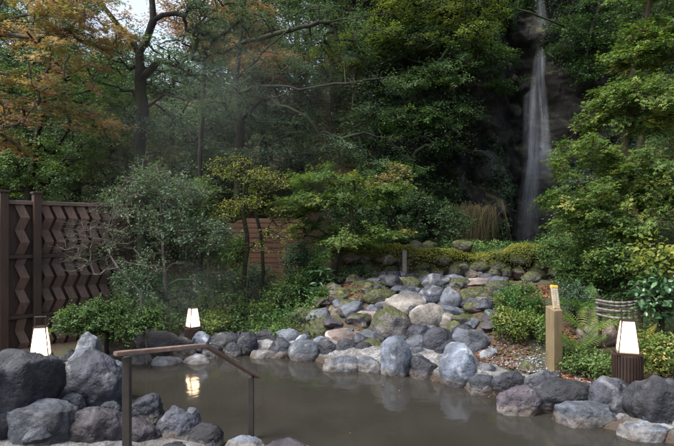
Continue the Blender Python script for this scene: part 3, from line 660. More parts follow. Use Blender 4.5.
# dark sprays over the cliff
plant('cliff_tree', 'dark green tree leaning from the cliff left of the waterfall', 'tree', [P(470, 150, 14.3), P(455, 100, 13.4), P(440, 60, 12.8)],
      [E(430,80,12.6,45,14,.9), E(480,60,12.8,38,12,.8), E(400,120,12.5,50,16,1.), E(445,115,12.7,40,12,.8), E(500,85,13.1,22,12,.6), E(390,170,12.2,45,16,1.), E(420,40,12.8,60,12,1.), E(440,145,12.8,30,8,.6)],
      230, 'green', r0=.1, per=112, rad=.38, lsize=.055, hue=.38, hs=.2, seed=29, shell=.15, thick=.08, nj=.3)
plant('dark_shrub', 'dark evergreen shrub under the cliff behind the mossy wall', 'shrub', [G(420, 12), P(420, 230, 12), P(418, 200, 12)],
      [E(400,215,11.8,50,26,.9), E(440,225,11.6,30,18,.7), E(360,215,11.6,30,25,.7)], 120, 'dark', r0=.06, per=105, rad=.3, lsize=.06, hue=.7, hs=.2, seed=30, mode='bush', nj=.7, shell=.5, stem='stem')
plant('overhanging_tree', 'dark tree overhanging the top of the waterfall from the right', 'tree', [P(640, 40, 15), P(620, -10, 14), P(590, -40, 13.5)],
      [E(590,15,13.3,45,14,1.), E(575,45,13.3,28,8,.6), E(620,40,13.2,40,18,1.), E(540,-12,13.4,50,14,1.), E(520,5,13.6,22,8,.5), E(575,-40,13,80,20,1.8), E(568,28,12.9,22,10,.5), E(585,70,13.1,18,14,.4), E(512,35,13.2,12,12,.4)],
      215, 'green', r0=.06, rtip=.004, per=105, rad=.4, lsize=.058, hue=.35, hs=.2, seed=31, shell=.15, thick=.08, nj=.3, limbs=[([P(610,-20,13.8), P(590,35,13), P(560,25,12.8), P(530,12,12.7), P(495,4,12.7)], .014)])
# mid maple and neighbours
plant('spreading_maple', 'low spreading green maple with a bent trunk behind the rock slope', 'tree', [G(334, 9.6), P(336, 262, 9.5), P(344, 240, 9.6), P(352, 222, 9.6), P(350, 200, 9.7)],
      [E(330,180,9.8,42,10,.7), E(360,200,9.6,42,10,.7), E(310,205,9.5,32,11,.6), E(385,190,9.7,22,12,.6), E(335,235,9.5,30,10,.5), E(375,235,9.5,32,11,.5), E(300,225,9.7,20,12,.5)],
      150, 'maple', r0=.05, per=105, rad=.3, lsize=.046, shape='palm', hue=.33, hs=.2, seed=32, shell=.1, thick=.06, nj=.28)
plant('pinkish_sapling', 'small sapling with pinkish buff leaves right of the green maple', 'tree', [G(398, 10.6), P(395, 220, 10.2), P(388, 200, 10)],
      [E(388,183,9.6,20,9,.35), E(398,172,9.7,10,7,.3)], 16, 'autumn', r0=.02, per=60, rad=.22, lsize=.045, shape='palm', hue=.3, hs=.15, seed=33, shell=.1)
plant('slim_tree', 'slim multi-stemmed tree with sparse yellow leaves before the wooden screen', 'tree', [G(243, 8.8), P(244, 280, 8.8), P(247, 235, 8.8), P(243, 200, 8.8), P(248, 165, 8.8)],
      [E(235,170,8.8,25,14,.5), E(268,180,8.8,26,14,.5), E(255,205,8.8,32,12,.5), E(225,215,8.7,16,14,.4), E(270,240,8.6,20,14,.4)],
      110, 'yellow', r0=.04, rtip=.0035, per=28, rad=.22, lsize=.038, hue=.7, hs=.2, seed=34, shell=.1, thick=.1, nj=.5)
plant('slim_tree', 'second dark stem close behind the sparse yellow-leaved tree', 'tree', [G(262, 9.1), P(262, 250, 9.1), P(256, 215, 9.1), P(262, 180, 9.2)],
      [E(262,190,9.1,22,18,.4), E(280,215,9.1,16,12,.4)], 40, 'yellow', r0=.03, rtip=.0035, per=28, rad=.22, lsize=.038, hue=.4, hs=.2, seed=35, shell=.1)
# shrubs on the left
plant('pale_shrub', 'tall grey-green shrub between the fence and the sparse yellow tree', 'shrub', [G(166, 8.2), P(165, 270, 8.2), P(163, 235, 8.2), P(160, 200, 8.2)],
      [E(150,225,8.2,34,18,.6), E(185,235,8.2,28,20,.6), E(160,185,8.3,38,16,.6), E(125,205,8.3,24,18,.5), E(190,275,8.,30,18,.6), E(215,235,8.3,20,22,.5), E(150,265,8,25,15,.5), E(120,250,8.3,20,22,.4), E(185,200,8.3,25,18,.5), E(145,165,8.3,14,12,.4)],
      270, 'cool', r0=.035, rtip=.0035, per=35, rad=.24, lsize=.042, hue=.95, hs=.18, seed=36, mode='bush', shell=.1, nj=.6, bk='grey', stem='stem')
plant('pale_shrub', 'second pale-leaved shrub in front of the board screen left part', 'shrub', [G(205, 8.6), P(208, 280, 8.6), P(212, 240, 8.6)],
      [E(215,245,8.5,22,20,.4), E(200,215,8.6,22,16,.4), E(228,275,8.5,20,18,.4), E(205,190,8.7,18,12,.4)],
      90, 'green', r0=.025, rtip=.004, per=42, rad=.22, lsize=.045, hue=.9, hs=.18, seed=136, mode='bush', shell=.1, nj=.6, bk='grey', stem='stem')
plant('bare_shrub', 'leafless shrub of pale crossing twigs in front of the fence', 'shrub', [G(150, 6.9), P(140, 292, 6.9), P(118, 268, 6.8)],
      [E(95,225,6.7,28,22,.35), E(75,250,6.6,18,18,.3), E(112,235,6.8,20,22,.3), E(90,265,6.6,28,14,.3)],
      85, 'cool', r0=.014, rtip=.0022, per=14, rad=.22, lsize=.035, bk='grey', bare=1, seed=37, rays=5, shell=.1, up=.1, stem='stem')
plant('round_shrub', 'low bright green layered shrub at the foot of the fence', 'shrub', [G(108, 6.9), P(108, 328, 6.8)],
      [E(90,320,6.7,32,14,.4), E(125,322,6.8,38,15,.4), E(150,312,7.0,26,12,.4), E(110,308,6.9,24,9,.35), E(70,326,6.6,14,8,.3)],
      190, 'green', r0=.03, per=70, rad=.15, lsize=.034, hue=.6, hs=.2, seed=38, shell=.2, thick=.1, nj=.45, stem='stem')
plant('grey_shrub', 'soft grey-green shrub between the bright layered one and the far lantern', 'shrub', [G(165, 7.9), P(165, 310, 7.9)],
      [E(150,300,7.8,30,22,.4), E(180,300,8.4,16,14,.3), E(135,285,7.9,20,15,.4)], 110, 'cool', r0=.03, per=70, rad=.17, lsize=.034, hue=.75, hs=.15, seed=39, mode='bush', nj=.7, shell=.4, stem='stem')
for i, (px, py, yy, rx, ry, lf, hue, lab) in enumerate([
 (222,300,8.6,24,24,'green',.8,'green shrub directly right of the far lantern'), (252,318,8.3,26,14,'maple',.1,'low leafy clump over the dark stones left of the mossy boulder'),
 (285,296,8.9,24,20,'green',.8,'green shrub below the right end of the wooden screen'), (248,282,9.4,26,16,'cool',.8,'dull shrub in front of the wooden screen'),
 (270,330,7.95,22,7,'green',.85,'bright low clump touching the back stones'), (215,325,8.1,14,10,'maple',.45,'yellowing low clump beside the lantern base'),
 (310,282,9.4,14,14,'green',.5,'small shrub left of the large leaved plant'), (352,276,9.7,18,8,'dark',.9,'dark low shrub at the left end of the mossy wall'), (236,258,9.9,12,20,'green',.7,'thin upright bush covering the left part of the board screen'), (297,262,9.9,12,20,'cool',.8,'thin upright bush covering the right edge of the board screen'), (322,298,8.9,10,8,'green',.7,'small leafy tuft hanging over the left side of the rock slope')]):
    plant('bush', lab, 'bush', [G(px, yy), P(px, py+4, yy)], [E(px,py,yy,rx,ry,.35), E(px+rx*.4,py-ry*.4,yy+.1,rx*.6,ry*.7,.3)], 75, lf, r0=.02, rtip=.004, per=56, rad=.15, lsize=.038, hue=hue, hs=.2, seed=50+i, mode='bush', nj=.65, shell=.4, stem='stem')
# right side
plant('right_maple', 'large bright green maple filling the right edge beside the waterfall', 'tree', [G(655, 7.8), P(648, 230, 7.7), P(625, 150, 7.6), P(632, 80, 7.6), P(650, 0, 7.6), P(660, -60, 7.6)],
      [E(600,200,7.6,42,16,.7), E(640,170,7.5,42,20,.8), E(590,150,7.7,32,14,.6), E(655,110,7.5,34,26,.8), E(625,95,7.6,30,16,.6), E(655,45,7.6,32,28,.8), E(575,220,7.7,28,14,.5), E(560,200,7.9,18,10,.4), E(640,225,7.3,40,16,.6), E(670,190,7.2,30,30,.6), E(662,-20,7.6,40,25,.8), E(610,250,7.6,40,14,.5), E(635,60,7.8,22,14,.5), E(600,120,7.9,20,10,.4)],
      430, 'maple', r0=.07, per=98, rad=.29, lsize=.05, shape='palm', hue=.38, hs=.2, seed=61, shell=.1, thick=.07, nj=.32, bk='brown', extra=[P(585,190,7.5), P(570,175,7.5), P(560,165,7.5)])
plant('right_tree', 'darker tree behind the large bright maple at the right edge', 'tree', [G(640, 10.5), P(640, 150, 10.4), P(650, 40, 10.4)],
      [E(620,180,10.4,50,30,1.), E(650,100,10.4,45,40,1.), E(600,230,10,50,25,.9), E(660,20,10.4,45,40,1.), E(590,195,10.4,28,25,.8)],
      220, 'dark', r0=.1, per=98, rad=.4, lsize=.06, hue=.7, hs=.2, seed=62, shell=.2)
for i, (px, py, yy, rx, ry, lf, hue, ls, sh, nn, lab) in enumerate([
 (520,300,7.4,24,16,'fern',.3,.04,'oval',70,'light green young shrub left of the sign post'), (515,325,6.7,18,12,'maple',.5,.036,'oval',60,'low yellowing shrub over the fallen red leaves'),
 (560,255,8.6,28,12,'green',.6,.045,'oval',90,'green bush right of the waterfall foot above the mossy wall'), (590,275,7.8,30,18,'green',.7,.045,'oval',110,'green bush above the ferns'),
 (625,262,7.2,30,18,'green',.75,.05,'oval',110,'green bush under the right maple behind the bent rails'), (575,300,7.,16,14,'cool',.4,.03,'oval',70,'dull small-leaved shrub between sign post and rails'),
 (660,262,6.3,22,16,'yellow',.55,.07,'big',40,'shrub with broad yellowing leaves at the right edge'), (663,300,6.,20,18,'glossy',.7,.09,'big',50,'dark glossy broad-leaved shrub right of the lantern top'),
 (660,356,5.35,18,20,'maple',.5,.036,'oval',100,'small-leaved yellow-green bush right of the lantern base'), (590,362,5.8,24,9,'green',.95,.034,'oval',80,'pale green ground plant between sign post and lantern'),
 (540,330,6.6,10,14,'maple',.35,.036,'oval',36,'thin weedy shrub close behind the sign post')]):
    plant('bush', lab, 'bush', [G(px, yy), P(px, py+6, yy)], [E(px,py,yy,rx,ry,.35), E(px-rx*.4,py-ry*.5,yy+.1,rx*.6,ry*.6,.3)], nn, lf, r0=.02, rtip=.003, per=42 if sh == 'oval' else 14, rad=.15 if sh == 'oval' else .2, lsize=ls, shape=sh, hue=hue, hs=.2, seed=70+i, mode='bush', nj=.6, shell=.35, stem='stem', wr=.6 if sh == 'big' else .5, rays=7)
# large leaved plants
def rosette(label, px, py, yy, n, L, leaf, hue, seed, wr=.35):
    rng = np.random.RandomState(seed); c = P(px, py, yy); g = gz(c[0], c[1]); root = empty('leafy_plant', (c[0], c[1], g), label, 'plant')
    st = []; tp = []
    C = []; D = []; S = []
    for i in range(n):
        a = rng.uniform(0, 2*PI); h = rng.uniform(.2, 1)*(c[2]-g+.1); r = rng.uniform(.02, .22)
        q = np.array([math.cos(a)*r, math.sin(a)*r, h]); st.append([math.cos(a)*.02, math.sin(a)*.02, 0]); tp.append(q)
        for k in range(5):
            b = a+rng.normal()*1.2; C.append(q); D.append([math.cos(b), math.sin(b), rng.uniform(-.3, .4)]); S.append(L*rng.uniform(.6, 1.1))
    st = np.array(st); tp = np.array(tp); dd = unit(tp-st); V, F = tubes(st, tp, dd, dd, np.full(n, .006), np.full(n, .003), 4)
    link('stem', mesh_np('stem', V, F, BK['brown'], True), root)
    C = np.array(C); D = np.array(D); Nn = unit(np.array([[0, 0, 1.]])+rng.normal(size=C.shape)*.3); hu = np.clip(hue+rng.normal(size=len(C))*.15, 0, 1)
    V, F, hh = leaves(C, D, Nn, np.array(S), hu, 'big', wr); link('leaves', mesh_np('leaves', V, F, LM[leaf], True, {'hue': hh}), root)
rosette('dark plant with long glossy leaves at the foot of the green maple', 322, 272, 9.2, 22, .2, 'glossy', .75, 5)
rosette('second dark long-leaved plant a little lower on the leafy bank', 303, 290, 8.9, 14, .17, 'glossy', .6, 6)
# ferns
def fern(label, px, py, yy, n, L, hue, seed, spread=.9):
    rng = np.random.RandomState(seed); c = P(px, py, yy); c[2] = max(c[2], gz(c[0], c[1])); root = empty('fern', c, label, 'fern', 'ferns by the sign post')
    for i in range(n):
        a = i/n*2*PI+rng.normal()*.3; ll = L*rng.uniform(.7, 1.1); el = rng.uniform(.6, 1.2)*spread; pts = []
        t = np.linspace(0, 1, 18); hx = np.sin(t*1.9*el)*ll*.6+t*ll*.15; hz = (np.cos(t*1.9*el)-1)*ll*.33+t*ll*.85
        Q = np.stack([np.cos(a)*hx, np.sin(a)*hx, hz], 1); dd = unit(np.gradient(Q, axis=0)); sd = unit(np.cross(dd, [0, 0, 1.])); up = np.cross(sd, dd)
        C = []; D = []; S = []; Nn = []
        for k in range(2, 18):
            w = math.sin(PI*min(1, (k-1)/16)**.7)*.24*ll+.01
            for s in (-1, 1): C.append(Q[k]); D.append(sd[k]*s+dd[k]*.35-np.array([0, 0, .15])); S.append(w); Nn.append(up[k])
        V, F, hh = leaves(np.array(C), np.array(D), unit(np.array(Nn)), np.array(S), np.clip(hue+rng.normal(size=len(C))*.06, 0, 1), 'oval', .13)
        V2, F2 = tubes(Q[:-1], Q[1:], dd[:-1], dd[1:], np.full(17, .003), np.full(17, .003), 3)
        link('frond', mesh_np('frond', np.concatenate([V, V2]), [F, F2+len(V)], LM['fern'], False, {'hue': np.concatenate([hh, np.full(len(V2), .3)])}), root)
fern('large fern with arching fronds right of the sign post', 588, 335, 6.1, 9, .62, .6, 3)
fern('smaller fern low beside the foot of the sign post', 575, 352, 6.0, 7, .42, .55, 4)
fern('fern further back between the sign post and the rails', 580, 312, 6.8, 8, .5, .5, 5)
fern('yellowing fern right behind the right lantern', 634, 345, 5.7, 6, .34, .95, 6)

# ------------------------------------------------------------------ cliff and waterfalls
def cliff_y(x, z):
    u = np.stack([x*.45, z*.45, x*0+3], 1)
    y = 13.9-.5*fbm(u, 12, 5, .55)-.35*np.abs(vnoise(u*3.1, 20))
    y = y+.9*np.exp(-((x-5.35)/.75)**2)-.6*np.exp(-((x-4.15)/.5)**2)*sstep(9, 3, z)+.7*np.exp(-((x-3.3)/.6)**2-((z-3.6)/.9)**2)
    y = y-.5*np.exp(-((x-6.6)/.8)**2)+.25*(z-4)*.3+.35*np.floor(z/1.5+.3*vnoise(u*2, 4))*.15
    c = np.stack([x*1.1+.3*z, z*.55, x*0+9], 1); y = y-.28*np.maximum(0, .35-np.abs(vnoise(c*1.3, 61)))*2+.10*fbm(c*5, 70, 4, .6)
    return y - 1.0*sstep(8, 12, x)
cx_ = np.linspace(.3, 15, 420); cz_ = np.linspace(.6, 10.4, 300); CX, CZ = np.meshgrid(cx_, cz_)
CY = cliff_y(CX.ravel(), CZ.ravel()).reshape(CX.shape)+2.2*sstep(2.4, .3, CX)+1.2*sstep(9.2, 10.4, CZ)
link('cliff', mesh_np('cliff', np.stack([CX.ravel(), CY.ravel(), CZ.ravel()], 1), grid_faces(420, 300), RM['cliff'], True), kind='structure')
def fallmat(name, dens):
    m, nt, out = newmat(name); L = nt.links.new
    uv = N(nt, 'ShaderNodeAttribute', attribute_name='u'); vv = N(nt, 'ShaderNodeAttribute', attribute_name='v'); ed = N(nt, 'ShaderNodeAttribute', attribute_name='edge')
    cm = N(nt, 'ShaderNodeCombineXYZ'); L(uv.outputs['Fac'], cm.inputs[0]); L(vv.outputs['Fac'], cm.inputs[1])
    mp = N(nt, 'ShaderNodeMapping'); mp.inputs['Scale'].default_value = (14, .5, 1); L(cm.outputs[0], mp.inputs[0])
    n = N(nt, 'ShaderNodeTexNoise', Scale=1., Detail=5., Roughness=.6); L(mp.outputs[0], n.inputs[0])
    r = ramp(nt, n.outputs[0], [(.3, (.12,)*3), (.75, (.8,)*3)])
    mu = N(nt, 'ShaderNodeMath', operation='MULTIPLY'); L(r.outputs[0], mu.inputs[0]); L(ed.outputs['Fac'], mu.inputs[1])
    m2 = N(nt, 'ShaderNodeMath', operation='MULTIPLY'); L(mu.outputs[0], m2.inputs[0]); m2.inputs[1].default_value = dens; m2.use_clamp = True
    p = N(nt, 'ShaderNodeBsdfPrincipled', Roughness=.35); p.inputs['Base Color'].default_value = (.72, .77, .85, 1)
    t = N(nt, 'ShaderNodeBsdfTranslucent'); t.inputs[0].default_value = (.7, .75, .85, 1); mxa = N(nt, 'ShaderNodeMixShader'); mxa.inputs[0].default_value = .4
    L(p.outputs[0], mxa.inputs[1]); L(t.outputs[0], mxa.inputs[2])
    tr = N(nt, 'ShaderNodeBsdfTransparent'); mx = N(nt, 'ShaderNodeMixShader'); L(m2.outputs[0], mx.inputs[0]); L(tr.outputs[0], mx.inputs[1]); L(mxa.outputs[0], mx.inputs[2])
    L(mx.outputs[0], out.inputs[0]); return m
def fall(name, strands, dens, label, off=.22):
    Vs, Fs, U, VV, ED = [], [], [], [], []; base = 0
    for (path, dd, *wt) in strands:
        wt = wt[0] if wt else 1.        # path rows: px, py, half width px (at Y 13.6)
        path = np.array(path, float); t = np.linspace(0, len(path)-1, 60); k = np.arange(len(path))
        px = np.interp(t, k, path[:, 0]); py = np.interp(t, k, path[:, 1]); hw = np.interp(t, k, path[:, 2]); m = 13
        for j in range(m):
            s = j/(m-1)*2-1; yy = 13.6; x = (px+s*hw-337)*yy/FPX; z = CAMZ-(py-HY)*yy/FPX
            y = np.minimum.reduce([cliff_y(x, z), cliff_y(x+.1, z+.25), cliff_y(x-.1, z-.25)])
            y = np.convolve(np.pad(y, 8, 'edge'), np.ones(17)/17, 'valid')-off-.09*(1-s*s)-dd
            kk = y/yy; x = (px+s*hw-337)*y/FPX; z = CAMZ-(py-HY)*y/FPX
            Vs.append(np.stack([x, y, z], 1)); U.append(np.full(60, (s*.5+.5)*hw.mean()*.12+base*.01)); VV.append((py-py[0])*.03)
            ee = np.minimum(1, np.clip(np.minimum(t/.8, (len(path)-1-t)/2.5+.08), 0, 1)); ED.append((1-abs(s))**.9*ee*wt*(.75+.35*vnoise(np.stack([t*.35, t*0+j*.35, t*0], 1), 7)))
        i = np.arange(m-1)[:, None]*60+np.arange(59)[None]; i = i.ravel()+base; Fs.append(np.stack([i, i+1, i+61, i+60], 1)); base += m*60
    me = mesh_np(name, np.concatenate(Vs), np.concatenate(Fs), fallmat(name, dens), True, {'u': np.concatenate(U), 'v': np.concatenate(VV), 'edge': np.concatenate(ED)})
    o = link(name, me, kind='structure'); o['label'] = label; return o
fall('waterfall', [([(542,44,5),(539,62,6),(537,80,6.5),(535,100,6),(534,130,6),(533,165,7),(530,205,10),(526,246,12)], 0), ([(543,40,4.5),(542,70,5),(543,95,5),(545,125,5),(546,150,7),(546,178,9)], .12),
     ([(534,88,3),(528,97,5),(526,130,4),(524,160,5)], .05, .45), ([(540,140,3),(543,147,9),(547,152,12),(549,162,9),(548,180,6)], .16, .45), ([(535,196,5),(530,203,11),(527,215,14),(526,246,16)], .1, .5)], 1.6, 'main waterfall in white strands down the dark cliff')
fall('waterfall_spray', [([(536,88,12),(536,120,13),(537,150,15),(536,190,17),(530,244,22)], .15), ([(556,150,4),(548,150,9),(536,162,12),(530,190,12),(526,244,12)], .25), ([(538,-14,6),(541,10,7),(544,28,6),(541,52,6),(538,80,8)], 0, .9), ([(541,14,4),(541,40,4),(541,66,5)], .06, .7)], .55, 'thin bluish veil of water round the main waterfall')
fall('side_waterfall', [([(463,145,3),(464,158,5),(462,172,7)], 0), ([(466,152,8),(480,150,12),(492,158,8),(488,178,8)], .03), ([(462,168,6),(462,185,5),(460,195,4)], 0)], .7, 'faint side trickle left of the main waterfall')

# ground cover on cliff and banks
def cover(name, label, pts, Nn, leaf, size, hue, hs, seed, shape='oval', wr=.5, jitter=.6):
    rng = np.random.RandomState(seed); n = len(pts); D = rng.normal(size=(n, 3)); NN = unit(Nn+rng.normal(size=(n, 3))*jitter)
    V, F, hh = leaves(pts, D, NN, size*rng.uniform(.5, 1.3, n), np.clip(hue+hs*fbm(pts*2.5, seed, 2)+rng.normal(size=n)*.1, 0, 1), shape, wr)
    return link(name, mesh_np(name, V, F, LM[leaf], False, {'hue': hh}), kind='stuff', label=label)
rng = np.random.RandomState(8)
n = 150000; x = rng.uniform(.6, 12, n); z = rng.uniform(1, 10, n); keep = fbm(np.stack([x*1.3, z*1.3, x*0], 1), 31, 3) > -.35-.5*sstep(5.6, 7, z)+1.3*np.exp(-((x-5.3)/.75)**2)*sstep(8.5, 5.5, z)+.5*np.exp(-((x-5.3)/.3)**2)+.9*np.exp(-((x-3.3)/.8)**2-((z-3.5)/1.0)**2)
x, z = x[keep], z[keep]; y = cliff_y(x, z)+2.2*sstep(2.4, .3, x)-rng.uniform(0, .18, len(x))
cover('cliff_foliage', 'dark creeping leaves and moss on the cliff', np.stack([x, y, z], 1), np.array([[0, -.7, .8]]), 'dark', .07, .5, .5, 3)
def scatter(n, x0, x1, y0, y1, thr=-2., sc=1.5, seed=1, dz=.08, mind=.45):
    rng = np.random.RandomState(seed); x = rng.uniform(x0, x1, n); y = rng.uniform(y0, y1, n)
    k = (fbm(np.stack([x*sc, y*sc, x*0], 1), seed+3, 3) > thr) & (pool_d(x, y) > mind); x, y = x[k], y[k]
    return np.stack([x, y, ground_z(x, y)+rng.uniform(.0, dz, len(x))], 1)
p = scatter(90000, -9, 1.0, 7.6, 15, -.15, .8, 4, .28); p = p[(p[:, 0] < -.3-.0*p[:, 1]) | (p[:, 1] > 10.3)]
cover('undergrowth', 'leafy undergrowth on the forest floor behind the pool', p, np.array([[0, -.1, 1.]]), 'green', .06, .45, .4, 4)
p = scatter(90000, 2.2, 9, 6.3, 13.5, -.3, .9, 5, .3); p = p[(p[:, 0]/p[:, 1] > .42+.03*fbm(p*2, 4, 2)) | (p[:, 1] > 10.4)]
cover('undergrowth', 'leafy undergrowth on the right bank', p, np.array([[0, -.2, 1.]]), 'green', .05, .55, .4, 5)
p = scatter(60000, -20, 14, 14.5, 34, -.3, .4, 6, .7)
cover('undergrowth', 'undergrowth on the far hillside', p, np.array([[0, -.3, 1.]]), 'dark', .17, .6, .4, 6)
p = scatter(16000, .9, 3.6, 4.9, 8.8, -.2, 1.5, 7, .02, .42)
cover('fallen_leaves', 'red and brown fallen leaves round the sign post', p, np.array([[0, 0, 1.]]), 'litter', .045, .5, .4, 7, jitter=.3)
p = scatter(9000, -1.2, 2.4, 7.3, 10, .0, 1.5, 9, .03, .5)
cover('fallen_leaves', 'fallen leaves lying between the stones of the slope', p, np.array([[0, 0, 1.]]), 'litter', .045, .5, .4, 8, jitter=.3)
p = scatter(26000, -1.0, 2.9, 7.2, 9.95, .15, 1.8, 15, .05, .5)
cover('moss_and_weeds', 'moss and tiny weeds growing between the stones of the slope', p, np.array([[0, -.2, 1.]]), 'green', .028, .4, .4, 18)
# litter caught on the right waterline
t = rng.randint(0, nr, 500); q = ring[t]+nrm[t]*rng.uniform(-.03, .06, 500)[:, None]; q = q[(q[:, 0] > -.6)]
cover('fallen_leaves', 'fallen leaves and needles caught along the waterline', np.c_[q, rng.uniform(.004, .02, len(q))], np.array([[0, 0, 1.]]), 'litter', .04, .6, .3, 9, jitter=.15, wr=.3)
t = rng.randint(0, nr, 70); q = ring[t]-nrm[t]*np.abs(rng.normal(size=70))[:, None]*.35; q = q[q[:, 0] > -.8]
cover('floating_leaves', 'small fallen leaves floating on the water near the banks', np.c_[q, rng.uniform(.003, .006, len(q))], np.array([[0, 0, 1.]]), 'litter', .03, .6, .3, 19, jitter=.06, wr=.5)
# gravel
gp = scatter(5200, 1.2, 2.9, 5.3, 7.0, -.6, 2, 12, .01, .40); gv, gf = ico(1); rs = np.random.RandomState(3)
gp = gp[(gp[:, 1] < 6.25) | (rs.rand(len(gp)) < .25)]
sc_ = rs.uniform(.006, .014, (len(gp), 1, 1))*np.array([1.2, 1, .7]); GV = (gv[None]*sc_+gp[:, None]).reshape(-1, 3); GF = (gf[None]+(np.arange(len(gp))*len(gv))[:, None, None]).reshape(-1, 3)
gm, nt, out = newmat('gravel'); at = N(nt, 'ShaderNodeNewGeometry'); cr = ramp(nt, at.outputs['Random Per Island'], [(0, (.03, .03, .032)), (.6, (.13, .13, .135)), (1, (.34, .34, .35))])
pp = N(nt, 'ShaderNodeBsdfPrincipled', Roughness=.8); nt.links.new(cr.outputs[0], pp.inputs[0]); nt.links.new(pp.outputs[0], out.inputs[0])
link('gravel', mesh_np('gravel', GV, GF, gm, True), kind='stuff', label='grey gravel beside the pool stones')
# hanging dry tuft on the cliff foot
rng = np.random.RandomState(14); hb = P(478, 208, 12.4); Vv = []; Ff = []; hh = []; b = 0
root = empty('hanging_grass', (hb[0], hb[1], hb[2]-.7), 'tuft of hanging brown grass at the cliff foot left of the waterfall', 'grass tuft')
for i in range(420):
    a = rng.uniform(-2.6, -.2); L = rng.uniform(.5, 1.15); o0 = np.array([rng.normal()*.28-.1, rng.normal()*.08, .7+rng.normal()*.07]); t = np.linspace(0, 1, 7)[:, None]
    dx = np.array([math.cos(a)*.5-.32, math.sin(a)*.35, 0]); Q = o0+dx*t*L*.9+np.array([0, 0, 1.])*(.12*t-1.15*t**1.6)*L+rng.normal(size=3)*.05*t; wd = np.array([.005, 0, 0])
    V = np.concatenate([Q-wd*(1-t*.8), Q+wd*(1-t*.8)]); f = np.arange(6); Ff.append(np.stack([f, f+1, f+8, f+7], 1)+b); Vv.append(V); b += 14; hh.append(np.full(14, rng.uniform(0, 1)))
link('blades', mesh_np('blades', np.concatenate(Vv), np.concatenate(Ff), LM['straw'], False, {'hue': np.concatenate(hh)}), root)

# ------------------------------------------------------------------ mossy retaining wall
wx0, wx1 = (342-337)*10/FPX, (548-337)*10/FPX
wl = empty('retaining_wall', ((wx0+wx1)/2, 10, .8), 'low dry stone wall capped with thick green moss below the cliff', 'wall')
rng = np.random.RandomState(40); ox = (wx0+wx1)/2
nst = 0
for row, (zz, hh_) in enumerate([(.93, .22), (1.13, .2), (1.31, .18)]):
    x = wx0-.1+row*.07
    while x < wx1+.1:
        ww = rng.uniform(.2, .42); me = rock_mesh('stone', 400+nst, (ww*1.1, .34, hh_*1.25), RM[('mossy', 'halfmoss', 'brown', 'halfmoss')[rng.randint(4)] if row < 2 else 'mossy'], 4, .6)
        link('stone', me, wl, (x+ww/2-ox, .06*row+rng.uniform(-.04, .04), zz-.8+rng.uniform(-.05, .05)*(1+row))); x += ww; nst += 1
n = 42000; mx_ = rng.uniform(wx0-.2, wx1+.25, n); my = rng.uniform(-.16, .5, n); bump = .13*fbm(np.stack([mx_*1.7, my*1.7, mx_*0], 1), 17, 4)+.05*np.abs(vnoise(np.stack([mx_*5, my*5, mx_*0], 1), 3))
mz = 1.36+bump-np.where(my < 0, (-my/.16)**2*.16, 0)-rng.uniform(0, .05, n)-.5*np.where(my < -.1, rng.rand(n)**3*.5, 0)
mp_ = np.stack([mx_-ox, my-.03-.12*vnoise(np.stack([mx_*2.5, mx_*0, mx_*0], 1), 91), mz-.8], 1); V, F, hh2 = leaves(mp_, rng.normal(size=(n, 3)), unit(np.array([[0, -.4, 1.]])+rng.normal(size=(n, 3))*.6), rng.uniform(.012, .035, n), np.clip(.45+.5*fbm(mp_*3, 2, 2)+rng.normal(size=n)*.15, 0, 1), 'oval', .6)
link('moss_cap', mesh_np('moss_cap', V, F, LM['moss'], False, {'hue': hh2}), wl)
def woodmat(name, a, b, sc=(2, 2, 14), rough=.7):
    m, nt, out = newmat(name); L = nt.links.new; tc = N(nt, 'ShaderNodeTexCoord'); mp = N(nt, 'ShaderNodeMapping'); mp.inputs['Scale'].default_value = sc; L(tc.outputs['Object'], mp.inputs[0])
    n = N(nt, 'ShaderNodeTexNoise', Scale=3., Detail=8., Roughness=.65, Distortion=.5); L(mp.outputs[0], n.inputs[0]); cr = ramp(nt, n.outputs[0], [(.3, a), (.7, b)])
    n2 = N(nt, 'ShaderNodeTexNoise', Scale=1.3, Detail=4.); L(tc.outputs['Object'], n2.inputs[0]); r2 = ramp(nt, n2.outputs[0], [(.35, (.6,)*3), (.65, (1.2,)*3)])
    mu = N(nt, 'ShaderNodeMixRGB', blend_type='MULTIPLY'); mu.inputs[0].default_value = 1; L(cr.outputs[0], mu.inputs[1]); L(r2.outputs[0], mu.inputs[2])
    p = N(nt, 'ShaderNodeBsdfPrincipled', Roughness=rough); L(mu.outputs[0], p.inputs['Base Color']); bp = N(nt, 'ShaderNodeBump', Strength=.35, Distance=.004); L(n.outputs[0], bp.inputs['Height']); L(bp.outputs[0], p.inputs['Normal'])
    L(p.outputs[0], out.inputs[0]); return m
W_DARK = woodmat('wood_dark_brown', (.018, .009, .005), (.05, .026, .015), (14, 14, 1.2)); W_MID = woodmat('wood_weathered_strip', (.045, .024, .016), (.10, .06, .042), (14, 14, 1.4))
W_RAIL = woodmat('wood_top_rail', (.07, .045, .035), (.14, .10, .08), (1.5, 14, 14)); W_RED = woodmat('wood_red_board', (.075, .032, .018), (.15, .072, .042), (1.5, 14, 12))
W_TAN = woodmat('wood_tan_post', (.14, .105, .055), (.22, .17, .095), (12, 12, 1.5)); W_GREY = woodmat('wood_grey_rail', (.09, .085, .078), (.22, .205, .19), (1.5, 12, 12))
for px, py0, py1, lab in ((404.5, 250, 280, 'pale square stake leaning on the front of the mossy wall'), (480, 272, 283, 'short grey stub of a stake on the flat pink slab')):
    a = P(px, py0, 9.72); b = P(px, py1, 9.72); bm = bmesh.new(); add_box(bm, (0, 0, (a[2]-b[2])/2), (.075, .05, a[2]-b[2]), None, .006); bm_obj('stake', bm, W_GREY, loc=tuple(b), label=lab, cat='stake')

